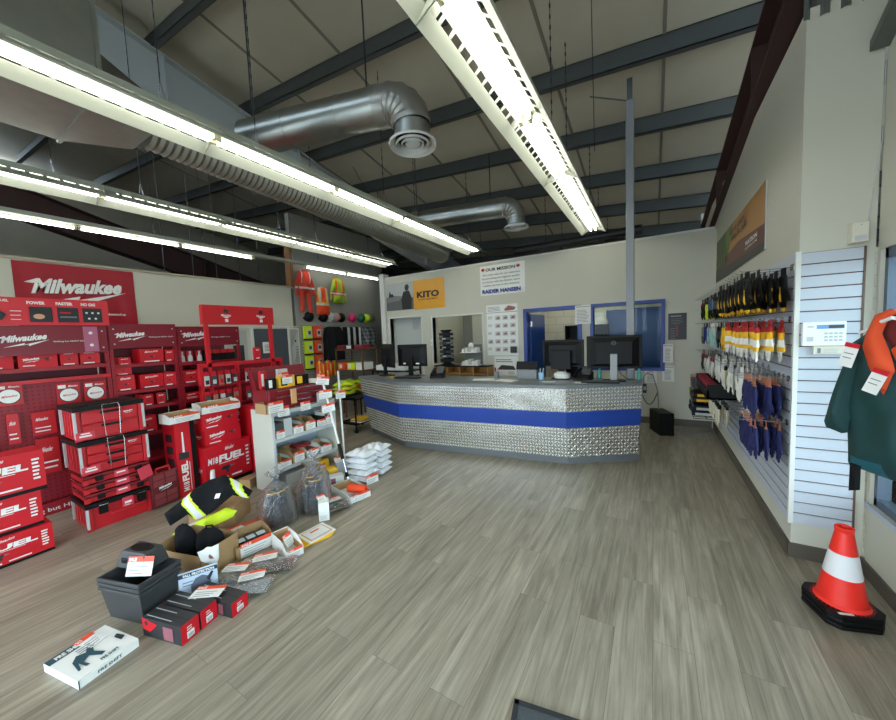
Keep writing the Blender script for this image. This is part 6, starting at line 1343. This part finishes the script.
# ------------------------------------------------------------------ clothing corner at the back left
def garment(label, name, cat, x, y, z, rz, outline, th, cf, group=None, res=.022, fold=.008):
    r = empty(name, (x, y, z), rz, label, cat, group); g = G(); pillow(g, outline, res, th, cf, fold=fold, fs=22, seed=y); g.done('body', r, smooth=60)
    g = G(); g.tube([(0, .01, .0), (0, .02, .03), (0, .05, .03)], .005, STEEL, 5); g.done('hook', r); return r
def sym(p): return p + [(-a, b) for a, b in p[::-1]]
cov = sym([(.06, 0), (.16, -.04), (.27, -.35), (.26, -.6), (.19, -.6), (.17, -.3), (.15, -.5), (.17, -1.0), (.06, -1.0), (.02, -.55)])
def f_cov(x, y, f): 
    if abs(y + .42) < .028: return REFL
    if abs(abs(x) - .11) < .018 and y > -.3: return REFL
    return M('coverall_orange', (206, 54, 30), .75)
garment('orange coverall with silver bands hanging high on the left wall', 'coverall', 'coverall', XL + .09, 5.44, 3.32, R9, cov, .06, f_cov)
vest = sym([(.07, 0), (.15, -.03), (.17, -.2), (.2, -.3), (.2, -.68)])
def f_vest(x, y, f):
    if abs(y + .42) < .02: return REFL
    if abs(y + .42) < .05: return YEL
    if abs(abs(x) - .11) < .02 and y > -.4: return REFL
    if abs(abs(x) - .11) < .035 and y > -.4: return YEL
    return HORG
garment('orange vest with yellow and silver bands beside the coverall', 'hi_vis_vest', 'vest', XL + .09, 5.93, 2.96, R9, vest, .05, f_vest)
jk = sym([(.07, 0), (.16, -.04), (.27, -.38), (.29, -.62), (.22, -.62), (.18, -.35), (.18, -.66)])
def f_jk(x, y, f):
    if abs(y + .42) < .025: return REFL
    if abs(y + .42) < .05 or (abs(abs(x) - .11) < .018 and y > -.4): return HORG
    return M('jacket_lime', (158, 184, 44), .7)
garment('lime green jacket with orange bands hanging on the left wall', 'hi_vis_jacket', 'jacket', XL + .09, 6.45, 3.26, R9, jk, .06, f_jk)
HC = [(5.55, BLACK, 'black'), (5.98, BLACK, 'black'), (6.2, LGREY, 'pale grey'), (6.38, M('dusty_pink', (190, 140, 140), .4), 'dusty pink'), (6.55, BLACK, 'black'), (6.95, M('hot_pink', (214, 40, 110), .4), 'hot pink'), (7.3, M('hat_green', (30, 96, 66), .4), 'green'), (7.5, LIME, 'lime'), (7.7, M('hat_olive', (110, 116, 80), .5), 'olive')]
for i, (y, m, nm) in enumerate(HC):
    hat('%s hard hat on the left wall above the slatted panel%s' % (nm, {0: ', leftmost of the row', 1: ', beside the pale grey one', 4: ', right of the pink one'}.get(i, '')), XL + .0, y, 2.23, m, 1.0, 0, 'hard hats along the left wall', True)
for j in range(3):
    for i, (m, nm) in enumerate(((LIME, 'lime'), (HORG, 'orange'))):
        r = empty('vest_pack', (XL + .02, 5.44 + i * .27, 1.70 - j * .36), R9, '%s bagged vest pack on the slatted panel, %s row' % (nm, ['top', 'middle', 'bottom'][j]), 'pack', 'bagged vests on the slatted panel')
        g = G(); g.box(-.11, .11, -.07, -.02, 0, .3, m); g.box(-.02, .09, -.075, -.07, .05, .22, LGREY); g.box(-.0, .07, -.078, -.075, .1, .18, INK); g.box(-.11, .11, -.072, -.02, -.03, 0.0, BLACK); g.done('pack', r, bevel=.01); g = G(); g.tube([(0, 0, .3), (0, -.1, .305)], .004, STEEL, 5); g.done('hook', r)
coat = sym([(.07, 0), (.14, -.04), (.19, -.3), (.2, -.85)])
for i in range(3): garment('black coat on the slatted panel, %s' % ['left', 'middle', 'right'][i], 'coat', 'coat', XL + .22, 5.95 + i * .13, 1.98, R9 - 1.35, coat, .04, lambda x, y, f: CLOTHK, 'black coats hanging in a row')
def f_st(x, y, f): return LGREY if abs(abs(x) - .09) < .03 else CLOTHK
for i in range(3): garment('black work bib with pale straps, %s of three' % ['left', 'middle', 'right'][i], 'bib', 'bib', XL + .24, 6.45 + i * .2, 1.97, R9 - .7, sym([(.08, 0), (.14, -.03), (.15, -.55)]), .05, f_st, 'bibs hanging in a row')
for i in range(2): garment('grey camouflage jacket, %s' % ['left', 'right'][i], 'jacket', 'jacket', XL + .24, 7.15 + i * .2, 1.97, R9 - .7, sym([(.08, 0), (.17, -.03), (.19, -.55)]), .05, lambda x, y, f: MGREY if math.sin(x * 50 + y * 20) + math.sin(y * 60) > 0 else DGREY, 'camouflage jackets')
for k, y in enumerate((5.75, 5.9, 6.05)):
    garment('orange work glove bunch below the bagged vest packs, %s of three' % ['left', 'middle', 'right'][k], 'glove_bunch', 'gloves', XL + .3, y - .2 + k * .08, 1.15, R9 - .5, sym([(.03, 0), (.09, -.1), (.1, -.4)]), .05, lambda x, y, f: HORG if math.sin(x * 70) > -.6 else LIME, 'orange gloves hanging in bunches', fold=.015)
r = empty('steel_cabinet', (-6.95, 7.85, 0), 0, 'dark navy steel cabinet in the far left corner', 'cabinet')
NVC = M('cabinet_navy', (26, 28, 46), .4)
g = G(); g.box(0, .95, 0, .35, 0, 2.02, NVC); g.done('body', r); 
for k in range(2): g = G(); g.box(.02 + k * .47, .47 + k * .46, -.015, 0, .05, 1.98, NVC); d_ = g.done('door', r, bevel=.004); g = G(); g.box(.42 + k * .08, .44 + k * .08, -.035, -.015, 1.0, 1.15, STEEL); g.done('handle', d_)
r = empty('fire_extinguisher', (-5.86, 7.0, 1.3), 0, 'red fire extinguisher hung by the white corner post', 'fire extinguisher')
g = G(); g.lathe([(0, 0), (.06, 0), (.07, .02), (.07, .36), (.05, .42), (.02, .45), (0, .45)], RED2, n=18); g.done('cylinder', r, smooth=50)
g = G(); g.box(-.02, .02, -.02, .02, .45, .52, BLACK); g.box(-.02, .09, -.01, .01, .5, .52, BLACK); g.tube([(.03, 0, .48), (.09, 0, .4), (.08, 0, .2)], .01, BLACK, 6); g.done('valve', r); g = G(); g.box(-.04, .04, -.073, -.06, .12, .28, PAPER); g.done('label', r)
# wooden clothes display with folded stock
r = empty('clothes_table', (-6.35, 5.55, 0), 0, 'brown timber clothes display stacked with folded hi-vis wear', 'display table')
WD = M('dark_timber', (96, 62, 40), .6, noise=.12, nscale=5)
g = G(); 
for z in (.45, .95, 1.42): g.box(0, .85, 0, .5, z - .03, z, WD)
g.done('shelves', r)
for x in (0, .82):
    for y in (0, .47): g = G(); g.box(x, x + .03, y, y + .03, 0, 1.45, WD); g.done('leg', r)
FC = [('lime', LIME), ('orange', HORG), ('lime', LIME), ('yellow', M('hv_yellow', (222, 220, 60), .7)), ('wine red', MC['wine_knit']), ('white', WHITE)]
for i in range(3):
    for j in range(3):
        nm, m = FC[(i * 2 + j) % 4]; z = (.452, .953)[j // 2] if j < 3 else 0
        zz = .452 + (.085 * j)
        g = G(); pillow(g, [(-.13, -.14), (.13, -.14), (.13, .14), (-.13, .14)], .03, .04, lambda a, b, f: REFL if abs(a) < .02 else m, (0, 0, .042), (1, 0, 0), (0, 1, 0), fold=.006); tag(g.done('folded_vest', loc=(-6.2 + i * .28, 5.72, zz), smooth=60), 'folded %s hi-vis vest on the timber display, %s layer, %s pile' % (nm, ['bottom', 'middle', 'top'][j], ['left', 'middle', 'right'][i]), 'vest', 'folded vests on the timber display')
for i in range(3):
    nm, m = [('orange', HORG), ('lime', LIME), ('white', WHITE)][i]
    lbox('%s box on the middle board of the timber display' % nm, 'stock_box', -6.2 + i * .28, 5.75, 0, .24, .3, .16, m, lambda g, w, d, h: Pan(g, (-w / 2, -d / 2, 0), (1, 0, 0), (0, 0, 1)).rect(.03, .03, .12, .12, PAPER), .952, 'box', 'boxes on the timber display')
for i in range(3):
    lbox('%s folded knitwear on top of the timber display, %s' % (['wine red', 'black', 'wine red'][i], ['left', 'middle', 'right'][i]), 'folded_knitwear', -6.2 + i * .28, 5.72, 0, .25, .3, .09, [MC['wine_knit'], CLOTHK, MC['wine_knit']][i], (lambda g, w, d, h: Pan(g, (-w / 2, -d / 2, 0), (1, 0, 0), (0, 0, 1)).rect(.05, .01, .2, .08, WHITE)) if i == 1 else None, 1.422, 'clothing', 'knitwear on the timber display', .02)
for i in range(3):
    g = G(); m = [LIME, MC['hv_yellow'], LIME][i]; pillow(g, [(-.2, -.16), (.2, -.15), (.21, .16), (-.2, .15)], .03, .05, lambda a, b, f: REFL if abs(a + .05) < .02 else m, (0, 0, .05), (1, 0, 0), (0, 1, 0), fold=.012, fs=30); tag(g.done('folded_vest', loc=(-5.75, 5.2, .451 + i * .09), rz=.3 * i, smooth=60), 'yellow-green vest heaped on the low stool, %s' % ['lowest', 'middle', 'topmost'][i], 'vest', 'vests heaped on the low stool')
r = empty('low_stool', (-5.75, 5.2, 0), 0, 'low timber stool carrying yellow-green vests', 'stool')
g = G(); g.box(-.22, .22, -.18, .18, .42, .45, WD); g.done('seat', r)
for x in (-.2, .17):
    for y in (-.16, .13): g = G(); g.box(x, x + .03, y, y + .03, 0, .42, WD); g.done('leg', r)
# black cart at the counter end
r = empty('utility_cart', (-4.80, 4.24, 0), math.radians(0), 'black two-tier cart parked at the left end of the counter', 'cart')
for z in (.14, .58): g = G(); g.box(0, .36, 0, .5, z, z + .02, BLACK); g.box(0, .36, 0, .01, z, z + .05, BLACK); g.box(0, .01, 0, .5, z, z + .05, BLACK); g.done('tray', r)
for x in (0, .34):
    for y in (0, .48): g = G(); g.box(x, x + .02, y, y + .02, .06, .62, BLACK); g.done('post', r); g = G(); g.lathe([(.03, -.012), (.03, .012), (0, .012)], BLACK, n=14, T=Matrix.Translation((x + .01, y + .01, .032)) @ Matrix.Rotation(PI / 2, 4, 'Y')); g.lathe([(0, -.012), (.03, -.012)], BLACK, n=14, T=Matrix.Translation((x + .01, y + .01, .032)) @ Matrix.Rotation(PI / 2, 4, 'Y')); g.done('caster', r)
for k in range(3): lbox('%s magazine in the low tray of the black cart' % ['white', 'brown', 'amber'][k], 'magazine', -4.57, 4.5, .1 * k, .25, .3, .018, [WHITE, CARD, YEL][k], None, .162 + k * .019, 'magazine', 'magazines in the cart')
r = empty('work_desk', (-5.2, 5.5, 0), 0, 'black metal desk with white papers behind the counter end', 'desk')
g = G(); g.box(0, .95, 0, .5, .93, .96, BLACK); g.done('top', r)
for x in (0, .92):
    for y in (0, .47): g = G(); g.box(x, x + .03, y, y + .03, 0, 1.2 if y else .93, BLACK); g.done('leg', r)
for i in range(3): lbox('white paper stack on the black desk, %s' % ['left', 'middle', 'right'][i], 'paper_stack', -5.03 + i * .28, 5.72, 0, .22, .28, .10 + .03 * (i % 2), WHITE, lambda g, w, d, h: Pan(g, (-w / 2, -d / 2, 0), (1, 0, 0), (0, 0, 1)).lines(.01, .01, w - .01, h, 6, LGREY, .3, 0), .961, 'papers', 'paper stacks on the desk')
